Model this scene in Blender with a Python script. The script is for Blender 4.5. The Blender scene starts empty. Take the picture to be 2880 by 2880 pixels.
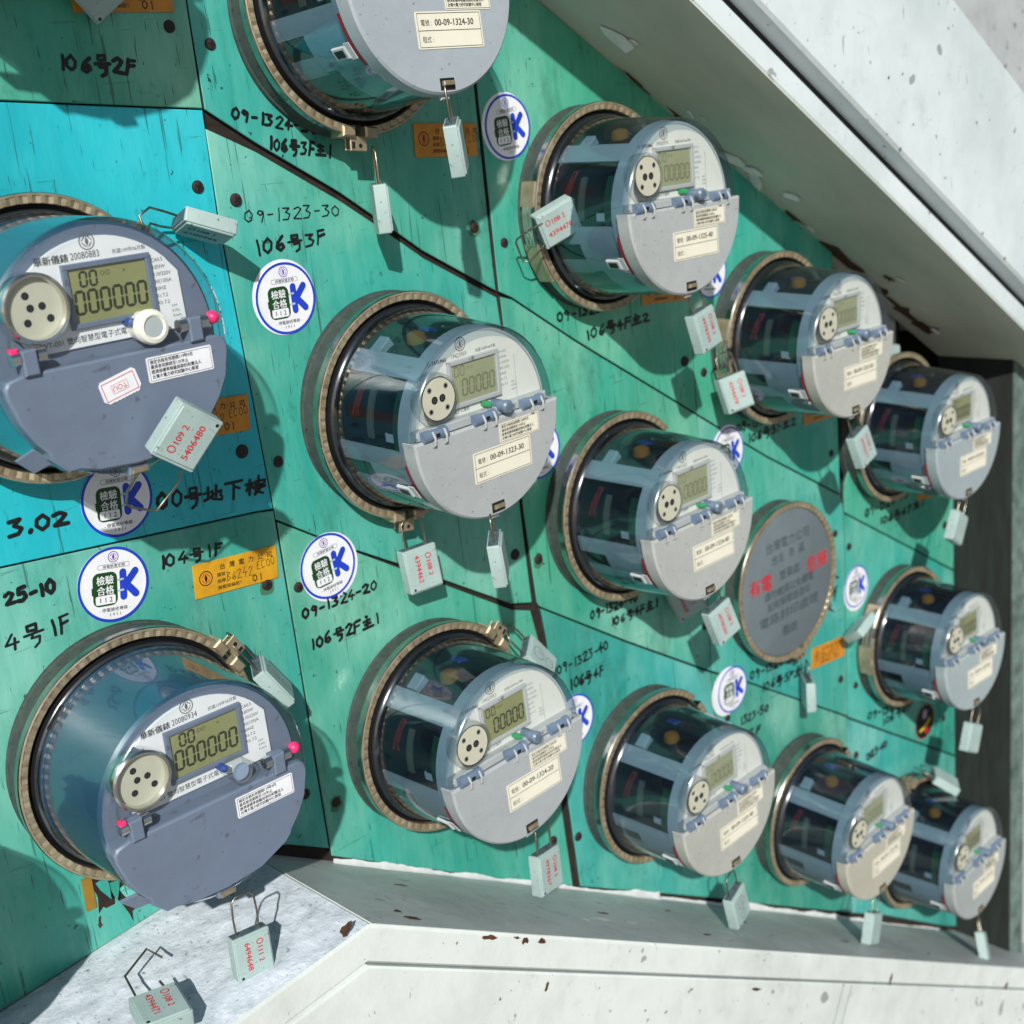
import bpy, bmesh, math, random
from mathutils import Matrix, Vector
R = math.radians
scene = bpy.context.scene
col = scene.collection
rng = random.Random(7)

# ------------------------------------------------------------------ camera, world, sun, exposure
H0 = 1.6                      # wall coordinates: u right, v down from camera height, p out of the wall
CAMD = 0.81046
ROT = ((0.714376, 0.111594, -0.690806), (-0.264567, 0.956237, -0.119121), (0.647825, 0.267791, 0.713184))
def rot3(a, b, g):
    ax, ay, az = R(a), R(b), R(g)
    Rx = Matrix(((1,0,0),(0,math.cos(ax),-math.sin(ax)),(0,math.sin(ax),math.cos(ax))))
    Ry = Matrix(((math.cos(ay),0,math.sin(ay)),(0,1,0),(-math.sin(ay),0,math.cos(ay))))
    Rz = Matrix(((math.cos(az),-math.sin(az),0),(math.sin(az),math.cos(az),0),(0,0,1)))
    return Rz @ Rx @ Ry
TW = Matrix(((1,0,0),(0,0,1),(0,-1,0)))       # (u,v,n) -> world
RC = rot3(16.52832182, -42.63712887, -6.186882)
right, up, back = TW @ RC[0], -(TW @ RC[1]), -(TW @ RC[2])
cam_d = bpy.data.cameras.new('camera')
cam = bpy.data.objects.new('camera', cam_d)
col.objects.link(cam)
cam.matrix_world = Matrix(((right.x,up.x,back.x,0),(right.y,up.y,back.y,-CAMD),(right.z,up.z,back.z,H0),(0,0,0,1)))
cam_d.sensor_width = 36
cam_d.lens = 3658.1072 / 2880 * 36
cam_d.clip_start, cam_d.clip_end = 0.02, 200
cam_d.dof.use_dof = True
cam_d.dof.focus_distance = 0.88
cam_d.dof.aperture_fstop = 9.0
scene.camera = cam

SUN = Vector((-0.568, -0.617, 0.545)).normalized()      # towards the sun
world = bpy.data.worlds.new('World')
scene.world = world
world.use_nodes = True
nt = world.node_tree
for n in list(nt.nodes): nt.nodes.remove(n)
sky = nt.nodes.new('ShaderNodeTexSky')
sky.sky_type = 'NISHITA'
sky.sun_disc = False
sky.sun_elevation = math.asin(SUN.z)
sky.sun_rotation = math.atan2(SUN.x, SUN.y) % (2*math.pi)
bg = nt.nodes.new('ShaderNodeBackground')
bg.inputs['Strength'].default_value = 0.062
wo = nt.nodes.new('ShaderNodeOutputWorld')
nt.links.new(sky.outputs['Color'], bg.inputs['Color'])
nt.links.new(bg.outputs['Background'], wo.inputs['Surface'])
sun_d = bpy.data.lights.new('sun', 'SUN')
sun_d.energy = 5.0
sun_d.angle = R(0.9)
sun_d.color = (1.0, 0.965, 0.90)
sun = bpy.data.objects.new('sun', sun_d)
col.objects.link(sun)
sun.rotation_euler = SUN.to_track_quat('Z', 'Y').to_euler()
sun.location = SUN * 6
scene.view_settings.view_transform = 'Standard'
scene.view_settings.look = 'None'
scene.view_settings.exposure = -0.04
scene.view_settings.gamma = 1

# ------------------------------------------------------------------ helpers
def W(u, v, p=0.0): return Vector((u, -p, H0 - v))

def lin(c):
    return tuple(((x/255)/12.92 if x/255 <= .04045 else ((x/255+.055)/1.055)**2.4) for x in c)

MATS = {}
def mat(name, c, rough=.5, metal=0.0, var=.12, scale=30, bump=0.0, c2=None, spec=.5, rvar=.1, coat=0.0, stretch=(1,1,1), spots=0.0, spotc=(.02,.02,.02), spotscale=90, objspace=True):
    if name in MATS: return MATS[name]
    m = bpy.data.materials.new(name); m.use_nodes = True
    t = m.node_tree; N = t.nodes; L = t.links
    b = N['Principled BSDF']
    tc = N.new('ShaderNodeTexCoord')
    mp = N.new('ShaderNodeMapping'); mp.inputs['Scale'].default_value = stretch
    L.new(tc.outputs['Object' if objspace else 'Generated'], mp.inputs['Vector'])
    no = N.new('ShaderNodeTexNoise'); no.inputs['Scale'].default_value = scale; no.inputs['Detail'].default_value = 6
    no.inputs['Roughness'].default_value = .65
    L.new(mp.outputs['Vector'], no.inputs['Vector'])
    rp = N.new('ShaderNodeValToRGB')
    rp.color_ramp.elements[0].position = .32; rp.color_ramp.elements[1].position = .68
    d = c2 if c2 else tuple(x*(1-var) for x in c)
    e = c if c2 else tuple(min(1, x*(1+var)) for x in c)
    rp.color_ramp.elements[0].color = (*d, 1); rp.color_ramp.elements[1].color = (*e, 1)
    L.new(no.outputs['Fac'], rp.inputs['Fac'])
    out = rp.outputs['Color']
    if spots > 0:
        n2 = N.new('ShaderNodeTexNoise'); n2.inputs['Scale'].default_value = spotscale; n2.inputs['Detail'].default_value = 5
        L.new(mp.outputs['Vector'], n2.inputs['Vector'])
        r2 = N.new('ShaderNodeValToRGB'); r2.color_ramp.elements[0].position = .66 - spots*.2; r2.color_ramp.elements[1].position = .72 - spots*.2 + .03
        L.new(n2.outputs['Fac'], r2.inputs['Fac'])
        mx = N.new('ShaderNodeMix'); mx.data_type = 'RGBA'
        L.new(r2.outputs['Color'], mx.inputs[0]); L.new(out, mx.inputs[6]); mx.inputs[7].default_value = (*spotc, 1)
        out = mx.outputs[2]
    L.new(out, b.inputs['Base Color'])
    b.inputs['Metallic'].default_value = metal
    b.inputs['Specular IOR Level'].default_value = spec
    b.inputs['Coat Weight'].default_value = coat
    mr = N.new('ShaderNodeMapRange'); mr.inputs['To Min'].default_value = max(0.02, rough-rvar); mr.inputs['To Max'].default_value = min(1, rough+rvar)
    L.new(no.outputs['Fac'], mr.inputs['Value']); L.new(mr.outputs['Result'], b.inputs['Roughness'])
    if bump > 0:
        bp = N.new('ShaderNodeBump'); bp.inputs['Strength'].default_value = bump; bp.inputs['Distance'].default_value = .002
        L.new(no.outputs['Fac'], bp.inputs['Height']); L.new(bp.outputs['Normal'], b.inputs['Normal'])
    MATS[name] = m
    return m

def glass_mat(name, tint, refl=1.0, rough=.03, ior=1.5, haze=0.0, hazec=(.5,.6,.65), scuff=0.0):
    m = bpy.data.materials.new(name); m.use_nodes = True
    t = m.node_tree; N = t.nodes; L = t.links
    for n in list(N): N.remove(n)
    o = N.new('ShaderNodeOutputMaterial')
    tr = N.new('ShaderNodeBsdfTransparent'); tr.inputs['Color'].default_value = (*tint, 1)
    gl = N.new('ShaderNodeBsdfGlossy'); gl.inputs['Roughness'].default_value = rough; gl.inputs['Color'].default_value = (refl, refl, refl, 1)
    lw = N.new('ShaderNodeLayerWeight'); lw.inputs['Blend'].default_value = .5
    pw = N.new('ShaderNodeMath'); pw.operation = 'POWER'; pw.inputs[1].default_value = 4.2
    fr = N.new('ShaderNodeMapRange'); fr.inputs['To Min'].default_value = ((ior-1)/(ior+1))**2
    L.new(lw.outputs['Facing'], pw.inputs[0]); L.new(pw.outputs[0], fr.inputs['Value'])
    tc = N.new('ShaderNodeTexCoord')
    no = N.new('ShaderNodeTexNoise'); no.inputs['Scale'].default_value = 22; no.inputs['Detail'].default_value = 6
    L.new(tc.outputs['Object'], no.inputs['Vector'])
    mx = N.new('ShaderNodeMixShader')
    L.new(fr.outputs['Result'], mx.inputs['Fac']); L.new(tr.outputs['BSDF'], mx.inputs[1]); L.new(gl.outputs['BSDF'], mx.inputs[2])
    last = mx.outputs['Shader']
    if scuff > 0:
        g2 = N.new('ShaderNodeBsdfGlossy'); g2.inputs['Roughness'].default_value = .20; g2.inputs['Color'].default_value = (.9,.95,1,1)
        m3 = N.new('ShaderNodeMixShader'); sr = N.new('ShaderNodeMapRange'); sr.inputs['To Min'].default_value = scuff; sr.inputs['To Max'].default_value = scuff*6
        L.new(pw.outputs[0], sr.inputs['Value']); L.new(sr.outputs['Result'], m3.inputs['Fac']); L.new(last, m3.inputs[1]); L.new(g2.outputs['BSDF'], m3.inputs[2]); last = m3.outputs['Shader']
    if haze > 0:
        di = N.new('ShaderNodeBsdfDiffuse'); di.inputs['Color'].default_value = (*hazec, 1)
        m2 = N.new('ShaderNodeMixShader')
        mr = N.new('ShaderNodeMapRange'); mr.inputs['From Min'].default_value = .35; mr.inputs['From Max'].default_value = .75
        mr.inputs['To Min'].default_value = haze*.5; mr.inputs['To Max'].default_value = haze*1.8
        L.new(no.outputs['Fac'], mr.inputs['Value']); L.new(mr.outputs['Result'], m2.inputs['Fac'])
        L.new(last, m2.inputs[1]); L.new(di.outputs['BSDF'], m2.inputs[2]); last = m2.outputs['Shader']
    bp = N.new('ShaderNodeBump'); bp.inputs['Strength'].default_value = .04; bp.inputs['Distance'].default_value = .002
    L.new(no.outputs['Fac'], bp.inputs['Height']); L.new(bp.outputs['Normal'], gl.inputs['Normal'])
    L.new(last, o.inputs['Surface'])
    return m

def wall_paint(name, c1, c2, dark, pale):
    """weathered brush paint: two mixed tones, vertical streaks, scratches, grime specks"""
    m = bpy.data.materials.new(name); m.use_nodes = True
    t = m.node_tree; N = t.nodes; L = t.links; b = N['Principled BSDF']
    tc = N.new('ShaderNodeTexCoord'); oi = N.new('ShaderNodeObjectInfo')
    ad = N.new('ShaderNodeVectorMath'); ad.operation = 'ADD'
    sc = N.new('ShaderNodeVectorMath'); sc.operation = 'SCALE'; sc.inputs[3].default_value = 7.0
    L.new(oi.outputs['Random'], sc.inputs[0]); L.new(tc.outputs['Object'], ad.inputs[0]); L.new(sc.outputs[0], ad.inputs[1])
    def noise(scale, st, detail=6, rough=.6, rotz=0):
        mp = N.new('ShaderNodeMapping'); mp.inputs['Scale'].default_value = (st[0], st[2], st[1]); mp.inputs['Rotation'].default_value = (0, 0, rotz)
        L.new(ad.outputs[0], mp.inputs['Vector'])
        n = N.new('ShaderNodeTexNoise'); n.inputs['Scale'].default_value = scale; n.inputs['Detail'].default_value = detail; n.inputs['Roughness'].default_value = rough
        L.new(mp.outputs['Vector'], n.inputs['Vector']); return n.outputs['Fac']
    def ramp(f, a, bb, c0=(0,0,0), c1_=(1,1,1)):
        r = N.new('ShaderNodeValToRGB'); r.color_ramp.elements[0].position = a; r.color_ramp.elements[1].position = bb
        r.color_ramp.elements[0].color = (*c0, 1); r.color_ramp.elements[1].color = (*c1_, 1)
        L.new(f, r.inputs['Fac']); return r.outputs['Color']
    def mix(fac, a, c, k=1.0):
        x = N.new('ShaderNodeMix'); x.data_type = 'RGBA'
        if k != 1.0:
            ml = N.new('ShaderNodeMath'); ml.operation = 'MULTIPLY'; ml.inputs[1].default_value = k
            L.new(fac, ml.inputs[0]); fac = ml.outputs[0]
        L.new(fac, x.inputs[0]); L.new(a, x.inputs[6])
        if isinstance(c, tuple): x.inputs[7].default_value = (*c, 1)
        else: L.new(c, x.inputs[7])
        return x.outputs[2]
    base = ramp(noise(3.6, (1,1,.8), 2, .45), .36, .64, c1, c2)
    depth = ramp(noise(2.6, (1.2,1,.7), 4, .55, .5), .40, .66)
    base = mix(depth, base, dark, .62)
    light = ramp(noise(4.4, (1.2,1,.8), 4, .6, -.3), .50, .72)
    base = mix(light, base, pale, .62)
    run = ramp(noise(11, (2.6,2.6,.45), 6, .65, .06), .44, .74)
    o = mix(run, base, pale, .24)
    run2 = ramp(noise(13, (3,3,.40), 7, .7, -.05), .52, .74)
    o = mix(run2, o, dark, .34)
    fine = ramp(noise(60, (2.6,2.6,.6), 6, .7), .46, .74)
    o = mix(fine, o, dark, .20)
    grime = ramp(noise(9, (1.6,1,.6), 8, .72), .56, .70)
    o = mix(grime, o, (.012,.085,.055), .5)
    soot = ramp(noise(55, (1.3,1,.8), 7, .75), .60, .72)
    o = mix(soot, o, (.012,.06,.045), .42)
    sc1 = ramp(noise(52, (9,1,.6), 3, .5, .25), .69, .70)
    o = mix(sc1, o, (.012,.04,.032), .7)
    sc2 = ramp(noise(36, (.5,1,9), 3, .5, .55), .70, .708)
    o = mix(sc2, o, (.02,.06,.05), .4)
    sc3 = ramp(noise(34, (9,1,.3), 2, .5, -.9), .69, .697)
    o = mix(sc3, o, (.02,.06,.05), .6)
    sp = ramp(noise(190, (1,1,.75), 4, .55), .69, .715)
    o = mix(sp, o, (.012,.025,.02), .8)
    chip = ramp(noise(75, (1,1,1), 5, .6), .715, .73)
    o = mix(chip, o, (.025,.022,.016), .9)
    hs = N.new('ShaderNodeHueSaturation')
    mr = N.new('ShaderNodeMapRange'); mr.inputs['To Min'].default_value = .485; mr.inputs['To Max'].default_value = .515
    L.new(oi.outputs['Random'], mr.inputs['Value']); L.new(mr.outputs['Result'], hs.inputs['Hue'])
    L.new(o, hs.inputs['Color'])
    L.new(hs.outputs['Color'], b.inputs['Base Color'])
    rr = N.new('ShaderNodeMapRange'); rr.inputs['To Min'].default_value = .20; rr.inputs['To Max'].default_value = .46
    L.new(noise(14, (1,1,1)), rr.inputs['Value']); L.new(rr.outputs['Result'], b.inputs['Roughness'])
    bp = N.new('ShaderNodeBump'); bp.inputs['Strength'].default_value = .35; bp.inputs['Distance'].default_value = .0012
    L.new(noise(40, (2.5,2.5,.6), 6), bp.inputs['Height']); L.new(bp.outputs['Normal'], b.inputs['Normal'])
    return m

class MB:
    """collects polygons with materials; built as one mesh"""
    def __init__(s): s.v, s.f, s.m, s.mats = [], [], [], []
    def mi(s, m):
        if m not in s.mats: s.mats.append(m)
        return s.mats.index(m)
    def add(s, vs, fs, m):
        o = len(s.v); s.v += [tuple(x) for x in vs]; k = s.mi(m)
        for f in fs: s.f.append([o+i for i in f]); s.m.append(k)
    def prism(s, poly, z0, z1, m, cham=0.0, ms=None):
        n = len(poly)
        cx = sum(p[0] for p in poly)/n; cy = sum(p[1] for p in poly)/n
        area = sum(poly[i][0]*poly[(i+1)%n][1]-poly[(i+1)%n][0]*poly[i][1] for i in range(n))
        if area < 0: poly = poly[::-1]
        rings = [[(x, y, z0) for x, y in poly]]
        if cham > 0:
            ins = []
            for i in range(n):
                a = Vector(poly[i-1]); q = Vector(poly[i]); c = Vector(poly[(i+1) % n])
                d1 = (q-a).normalized(); d2 = (c-q).normalized()
                n1 = Vector((-d1.y, d1.x)); n2 = Vector((-d2.y, d2.x))
                b = n1+n2
                if b.length < 1e-6: b = n1
                b.normalize(); k = cham/max(.35, b.dot(n1)); ins.append(q+b*k)
            rings.append([(x, y, z1-cham) for x, y in poly])
            rings.append([(p.x, p.y, z1) for p in ins])
        else:
            rings.append([(x, y, z1) for x, y in poly])
        vs = [p for r in rings for p in r]; fs = [list(range(n))[::-1]]
        for k in range(len(rings)-1):
            for i in range(n): fs.append([k*n+i, k*n+(i+1) % n, (k+1)*n+(i+1) % n, (k+1)*n+i])
        fs.append([(len(rings)-1)*n+i for i in range(n)])
        s.add(vs, fs, m)
    def box(s, x0, x1, y0, y1, z0, z1, m, cham=0.0): s.prism([(x0,y0),(x1,y0),(x1,y1),(x0,y1)], z0, z1, m, cham)
    def flat(s, poly, z, m): s.add([(x, y, z) for x, y in poly], [list(range(len(poly)))], m)
    def lathe(s, prof, m, seg=64, a0=0.0, a1=2*math.pi, cx=0, cy=0, fn=None):
        full = abs(a1-a0-2*math.pi) < 1e-6
        na = seg if full else seg+1; vs = []; fs = []; k = len(prof)
        for i in range(na):
            a = a0+(a1-a0)*i/seg
            for j, (r, z) in enumerate(prof):
                if fn: r, z = fn(i, j, r, z)
                vs.append((cx+r*math.cos(a), cy+r*math.sin(a), z))
        for i in range(seg):
            i2 = (i+1) % na
            for j in range(k-1): fs.append([i*k+j, i2*k+j, i2*k+j+1, i*k+j+1])
        s.add(vs, fs, m)
    def disc(s, r, z, m, seg=48, cx=0, cy=0): s.flat([(cx+r*math.cos(2*math.pi*i/seg), cy+r*math.sin(2*math.pi*i/seg)) for i in range(seg)], z, m)
    def ring(s, r0, r1, z, m, seg=48, cx=0, cy=0): s.lathe([(r1, z), (r0, z)], m, seg, cx=cx, cy=cy)
    def tube(s, pts, r, m, n=8, cap=True):
        pts = [Vector(p) for p in pts]; vs = []; fs = []
        up = None
        for i, p in enumerate(pts):
            d = (pts[min(i+1, len(pts)-1)]-pts[max(i-1, 0)]).normalized()
            if up is None:
                up = Vector((0,0,1)) if abs(d.z) < .9 else Vector((1,0,0))
            x = d.cross(up).normalized(); up = x.cross(d).normalized()
            for k in range(n):
                a = 2*math.pi*k/n; vs.append(p+x*math.cos(a)*r+up*math.sin(a)*r)
        for i in range(len(pts)-1):
            for k in range(n): fs.append([i*n+k, i*n+(k+1) % n, (i+1)*n+(k+1) % n, (i+1)*n+k])
        if cap: fs.append(list(range(n))[::-1]); fs.append([(len(pts)-1)*n+k for k in range(n)])
        s.add(vs, fs, m)
    def text(s, txt, x, y, size, z, m, rot=0.0, align='L', sx=1.0, bold=0.0):
        gv, gf, w = glyphs(txt)
        k = size/.72
        ox = {'L': 0, 'C': -w*k*sx/2, 'R': -w*k*sx}[align]
        ca, sa = math.cos(rot), math.sin(rot)
        offs = [(0, 0)] if bold == 0 else [(0, 0), (bold, bold*.4)]
        for q, (bx, by) in enumerate(offs):
            s.add([(x+(px*k*sx+ox+bx)*ca-(py*k+by)*sa, y+(px*k*sx+ox+bx)*sa+(py*k+by)*ca, z+q*1.5e-5) for px, py in gv], gf, m)
    def stroke(s, pts, w, z, m):
        for i in range(len(pts)-1):
            a = Vector(pts[i]); b = Vector(pts[i+1]); d = (b-a)
            if d.length < 1e-7: continue
            n = Vector((-d.y, d.x)).normalized()*w/2
            zz = z + (len(s.f) % 9)*6e-6
            s.flat([a-n, b-n, b+n, a+n], zz, m)
        for p in pts: s.disc(w/2, z + (len(s.f) % 9)*6e-6, m, 7, p[0], p[1])
    def mesh(s, name, smooth=35):
        me = bpy.data.meshes.new(name)
        me.from_pydata(s.v, [], s.f)
        for m in s.mats: me.materials.append(m)
        me.polygons.foreach_set('material_index', s.m)
        bm = bmesh.new(); bm.from_mesh(me)
        bmesh.ops.recalc_face_normals(bm, faces=bm.faces); bm.to_mesh(me); bm.free()
        if smooth:
            me.polygons.foreach_set('use_smooth', [True]*len(me.polygons))
            me.set_sharp_from_angle(angle=R(smooth))
        me.update()
        return me

_font = bpy.data.curves.new('print', 'FONT'); _font.resolution_u = 2
_fo = bpy.data.objects.new('print', _font)
_gc = {}
def glyphs(t):
    if t not in _gc:
        _font.body = t; _font.size = 1.0
        me = _fo.to_mesh()
        vs = [(v.co.x, v.co.y) for v in me.vertices]; fs = [list(p.vertices) for p in me.polygons]
        w = max([p[0] for p in vs], default=0)
        _gc[t] = (vs, fs, w); _fo.to_mesh_clear()
    return _gc[t]

def obj(name, me, parent=None, M=None):
    o = bpy.data.objects.new(name, me); col.objects.link(o)
    if parent: o.parent = parent
    if M is not None: o.matrix_local = M
    return o
def tag(o, label, cat, group=None):
    o['label'] = label; o['category'] = cat
    if group: o['group'] = group
    return o
def thing(name, label, cat, M=None, group=None):
    o = bpy.data.objects.new(name, None); col.objects.link(o); o.empty_display_size = .03
    if M is not None: o.matrix_world = M
    return tag(o, label, cat, group)
def circ(r, n=32, cx=0, cy=0, a0=0, a1=360):
    return [(cx+r*math.cos(R(a0+(a1-a0)*i/n)), cy+r*math.sin(R(a0+(a1-a0)*i/n))) for i in range(n if a1-a0 == 360 else n+1)]
def rrect(x0, x1, y0, y1, r, n=5):
    o = []
    for cx, cy, a in ((x1-r, y1-r, 0), (x0+r, y1-r, 90), (x0+r, y0+r, 180), (x1-r, y0+r, 270)):
        for i in range(n+1): o.append((cx+r*math.cos(R(a+90*i/n)), cy+r*math.sin(R(a+90*i/n))))
    return o
def capsule(a, b, w, n=8):
    a = Vector(a); b = Vector(b); d = (b-a).normalized(); an = math.atan2(d.y, d.x)
    o = []
    for c, s in ((b, -90), (a, 90)):
        for i in range(n+1):
            t = an+R(s+180*i/n); o.append((c.x+w/2*math.cos(t), c.y+w/2*math.sin(t)))
    return o
def wallM(u, v, p=0.0, ang=0.0):
    """frame lying on the wall: x right, y up, z out of the wall"""
    a = R(ang)
    return Matrix(((math.cos(a), -math.sin(a), 0, u), (0, 0, -1, -p), (math.sin(a), math.cos(a), 0, H0-v), (0, 0, 0, 1)))

# ------------------------------------------------------------------ materials
M_GREEN = wall_paint('green_paint', (.066,.385,.275), (.040,.395,.355), (.008,.19,.135), (.36,.68,.56))
M_CYAN = wall_paint('cyan_paint', (.010,.39,.48), (.016,.52,.62), (.008,.28,.35), (.08,.60,.68))
M_EDGE = mat('panel_edge', (.045,.06,.045), .8, c2=(.015,.02,.016), scale=60)
M_WOOD = mat('dark_backing_wood', (.030,.020,.014), .9, c2=(.008,.006,.005), scale=30, stretch=(1,1,6))
M_BLACK = mat('black_rubber', (.012,.013,.015), .35, spec=.6)
M_INK = mat('marker_ink', (.006,.006,.007), .5)
M_PRINT = mat('print_black', (.02,.02,.022), .6)
M_PRINTG = mat('print_grey', (.12,.13,.14), .6)
M_PRINTR = mat('print_red', (.50,.012,.03), .55)
M_PRINTBL = mat('print_blue', (.010,.045,.52), .45)
M_WHITE = mat('sticker_white', (.76,.78,.83), .4, var=.07, scale=60, spots=.03, spotc=(.5,.52,.5), spotscale=200)
M_CREAM = mat('label_cream', (.74,.72,.60), .55, var=.05)
M_DGREEN = mat('badge_green', (.006,.055,.010), .5)
M_LIGHTG = mat('prong_grey', (.38,.50,.56), .5)
M_CUP = mat('socket_grey_green', (.040,.058,.052), .8, var=.25, scale=120, spots=.3, spotc=(.02,.025,.02), spotscale=260)
M_STEEL = mat('dull_steel', (.50,.43,.30), .40, .6, c2=(.30,.24,.15), scale=70, bump=.15)
M_RSIDE = mat('band_side_steel', (.50,.50,.45), .24, 1.0, c2=(.30,.31,.28), scale=50)
M_CHROME = mat('bright_steel', (.75,.74,.70), .2, 1.0, scale=60)
M_WIRE = mat('seal_wire', (.42,.38,.30), .35, 1.0, c2=(.22,.19,.14), scale=120)
M_GREYP = mat('meter_grey_plastic', (.42,.445,.45), .5, var=.06, scale=40, bump=.05, spots=.12, spotc=(.16,.16,.15), spotscale=160)
M_GREYB = mat('meter_blue_grey_plastic', (.135,.175,.25), .45, var=.06, scale=40, bump=.05, spots=.10, spotc=(.09,.10,.13), spotscale=120)
M_FRAME = mat('inner_frame_plastic', (.44,.49,.51), .5, var=.06)
M_HINGE = mat('hinge_blue_grey', (.125,.18,.26), .4, var=.08, scale=80)
M_HOUSE = mat('meter_slate_housing', (.022,.085,.15), .4, c2=(.016,.060,.11), scale=8)
M_DIAL = mat('dial_cream', (.70,.72,.67), .45, var=.04)
M_DIALW = mat('dial_white', (.80,.82,.84), .4, var=.03)
M_LCD = mat('display_olive', (.255,.265,.115), .25, var=.1, scale=20)
M_LCDG = mat('display_grey_green', (.31,.33,.20), .25, var=.1, scale=20)
M_LCDD = mat('display_digits', (.02,.028,.012), .4)
M_LCDF = mat('display_faint_digits', (.17,.18,.095), .4)
M_PORT = mat('port_cream', (.50,.50,.40), .45, var=.05)
M_DARK = mat('dark_hole', (.006,.007,.009), .5)
M_INTER = mat('dark_interior', (.006,.012,.030), .9, c2=(.003,.005,.012), spec=.1)
M_PCB = mat('circuit_green', (.01,.10,.05), .4, c2=(.005,.05,.03), scale=90)
M_ORANGE = mat('capacitor_orange', (.34,.135,.012), .8)
M_BLUE = mat('capacitor_blue', (.012,.06,.30), .5)
M_REDW = mat('wire_red', (.20,.008,.018), .6)
M_CONN = mat('connector_white', (.45,.52,.56), .6)
M_LEDG = mat('indicator_green', (.02,.30,.10), .25)
M_PINK = mat('pink_bead', (.85,.03,.16), .35)
M_SEAL = mat('seal_pale_green', (.33,.44,.43), .5, var=.07, scale=60, spots=.14, spotc=(.12,.17,.16), spotscale=300)
M_SEALD = mat('seal_end_grey', (.10,.16,.19), .6, c2=(.04,.06,.08), scale=200, bump=.4)
M_BRASS = mat('orange_plate', (.62,.27,.018), .42, c2=(.42,.15,.012), scale=45)
M_SCREW = mat('rusty_screw', (.034,.018,.014), .7, c2=(.012,.008,.008), scale=300, bump=.5)
def dirty_white(name, c, dirt, dark, streak, amt, bumpk=.25):
    """aged white paint: broad grey grime, brushed streaks, dark specks and hairline scratches"""
    m = bpy.data.materials.new(name); m.use_nodes = True
    t = m.node_tree; N = t.nodes; L = t.links; b = N['Principled BSDF']
    tc = N.new('ShaderNodeTexCoord')
    def noise(scale, st, detail=6, rough=.6, rot=0.0):
        mp = N.new('ShaderNodeMapping'); mp.inputs['Scale'].default_value = st; mp.inputs['Rotation'].default_value = (0, rot, 0)
        L.new(tc.outputs['Object'], mp.inputs['Vector'])
        n = N.new('ShaderNodeTexNoise'); n.inputs['Scale'].default_value = scale; n.inputs['Detail'].default_value = detail; n.inputs['Roughness'].default_value = rough
        L.new(mp.outputs['Vector'], n.inputs['Vector']); return n.outputs['Fac']
    def mix(f, lo, hi, a, c_, k):
        mr = N.new('ShaderNodeMapRange'); mr.inputs['From Min'].default_value = lo; mr.inputs['From Max'].default_value = hi; mr.inputs['To Max'].default_value = k
        L.new(f, mr.inputs['Value'])
        x = N.new('ShaderNodeMix'); x.data_type = 'RGBA'; L.new(mr.outputs['Result'], x.inputs[0]); L.new(a, x.inputs[6]); x.inputs[7].default_value = (*c_, 1); return x.outputs[2]
    rgb = N.new('ShaderNodeRGB'); rgb.outputs[0].default_value = (*c, 1); o = rgb.outputs[0]
    o = mix(noise(5, (1,1,1), 6, .65), .44, .72, o, dirt, amt)
    o = mix(noise(16, streak, 5, .6, 0), .50, .78, o, dirt, amt*.45)
    o = mix(noise(30, (1,1,1), 7, .75), .58, .72, o, tuple(x*.6 for x in dirt), amt*.6)
    o = mix(noise(28, (1,6,1), 3, .5, .9), .70, .712, o, dark, .55)
    o = mix(noise(33, (6,1,.8), 3, .5, -.6), .715, .725, o, dark, .45)
    o = mix(noise(120, (1,1,1), 4, .55), .70, .725, o, dark, .85)
    L.new(o, b.inputs['Base Color']); b.inputs['Roughness'].default_value = .5
    bp = N.new('ShaderNodeBump'); bp.inputs['Strength'].default_value = bumpk; bp.inputs['Distance'].default_value = .0015
    L.new(noise(45, (1,1,1), 8, .7), bp.inputs['Height']); L.new(bp.outputs['Normal'], b.inputs['Normal'])
    return m
TH_ = math.atan(.6275)
M_BEAM = dirty_white('beam_white_paint', (.66,.74,.77), (.36,.44,.46), (.06,.07,.06), (1.6,2,1), .50)
M_LEDGE = dirty_white('ledge_white_paint', (.68,.735,.72), (.34,.38,.35), (.07,.065,.05), (1.6,2,1), .50, .4)
M_PLAST = mat('rough_plaster', (.68,.75,.83), .9, c2=(.46,.53,.59), scale=75, bump=1.0, spots=.16, spotc=(.22,.27,.29), spotscale=210)
M_CAULK = mat('white_caulk', (.70,.74,.74), .6, bump=.4, scale=50)
M_FLAKE = mat('white_flake', (.80,.82,.82), .6)
M_RUST = mat('rust_brown', (.12,.05,.018), .85, c2=(.03,.014,.009), scale=140)
M_JAMB = mat('jamb_shade_board', (.018,.026,.024), .8, c2=(.010,.010,.008), scale=24, stretch=(4,4,.5))  # near-black colour stands in for the shade over the right end
M_TRIM = mat('jamb_pale_edge', (.17,.25,.23), .7, c2=(.06,.09,.08), scale=40)  # paler tone for the front face of the post
M_CONC = mat('grey_render', (.40,.43,.44), .85, bump=.4, scale=25, spots=.1)
M_PAVE = mat('bounce_ground_grey', (.20,.195,.18), .85, scale=3)
G_COVER = glass_mat('clear_cover', (.47,.58,.66), 1.0, .030, 1.75, .010, (.25,.37,.45), .05)
G_FRONT = glass_mat('clear_front', (.95,.97,.98), 1.0, .03, 1.5, .01, (.6,.65,.65), .025)
G_COVERW = glass_mat('clear_cover_clean', (.86,.92,.95), 1.0, .02, 1.65, .01, (.5,.6,.65), .05)
G_CLEAR = glass_mat('clear_plastic', (.86,.89,.89), 1.0, .05, 1.6, .02, (.8,.82,.8))

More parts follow.
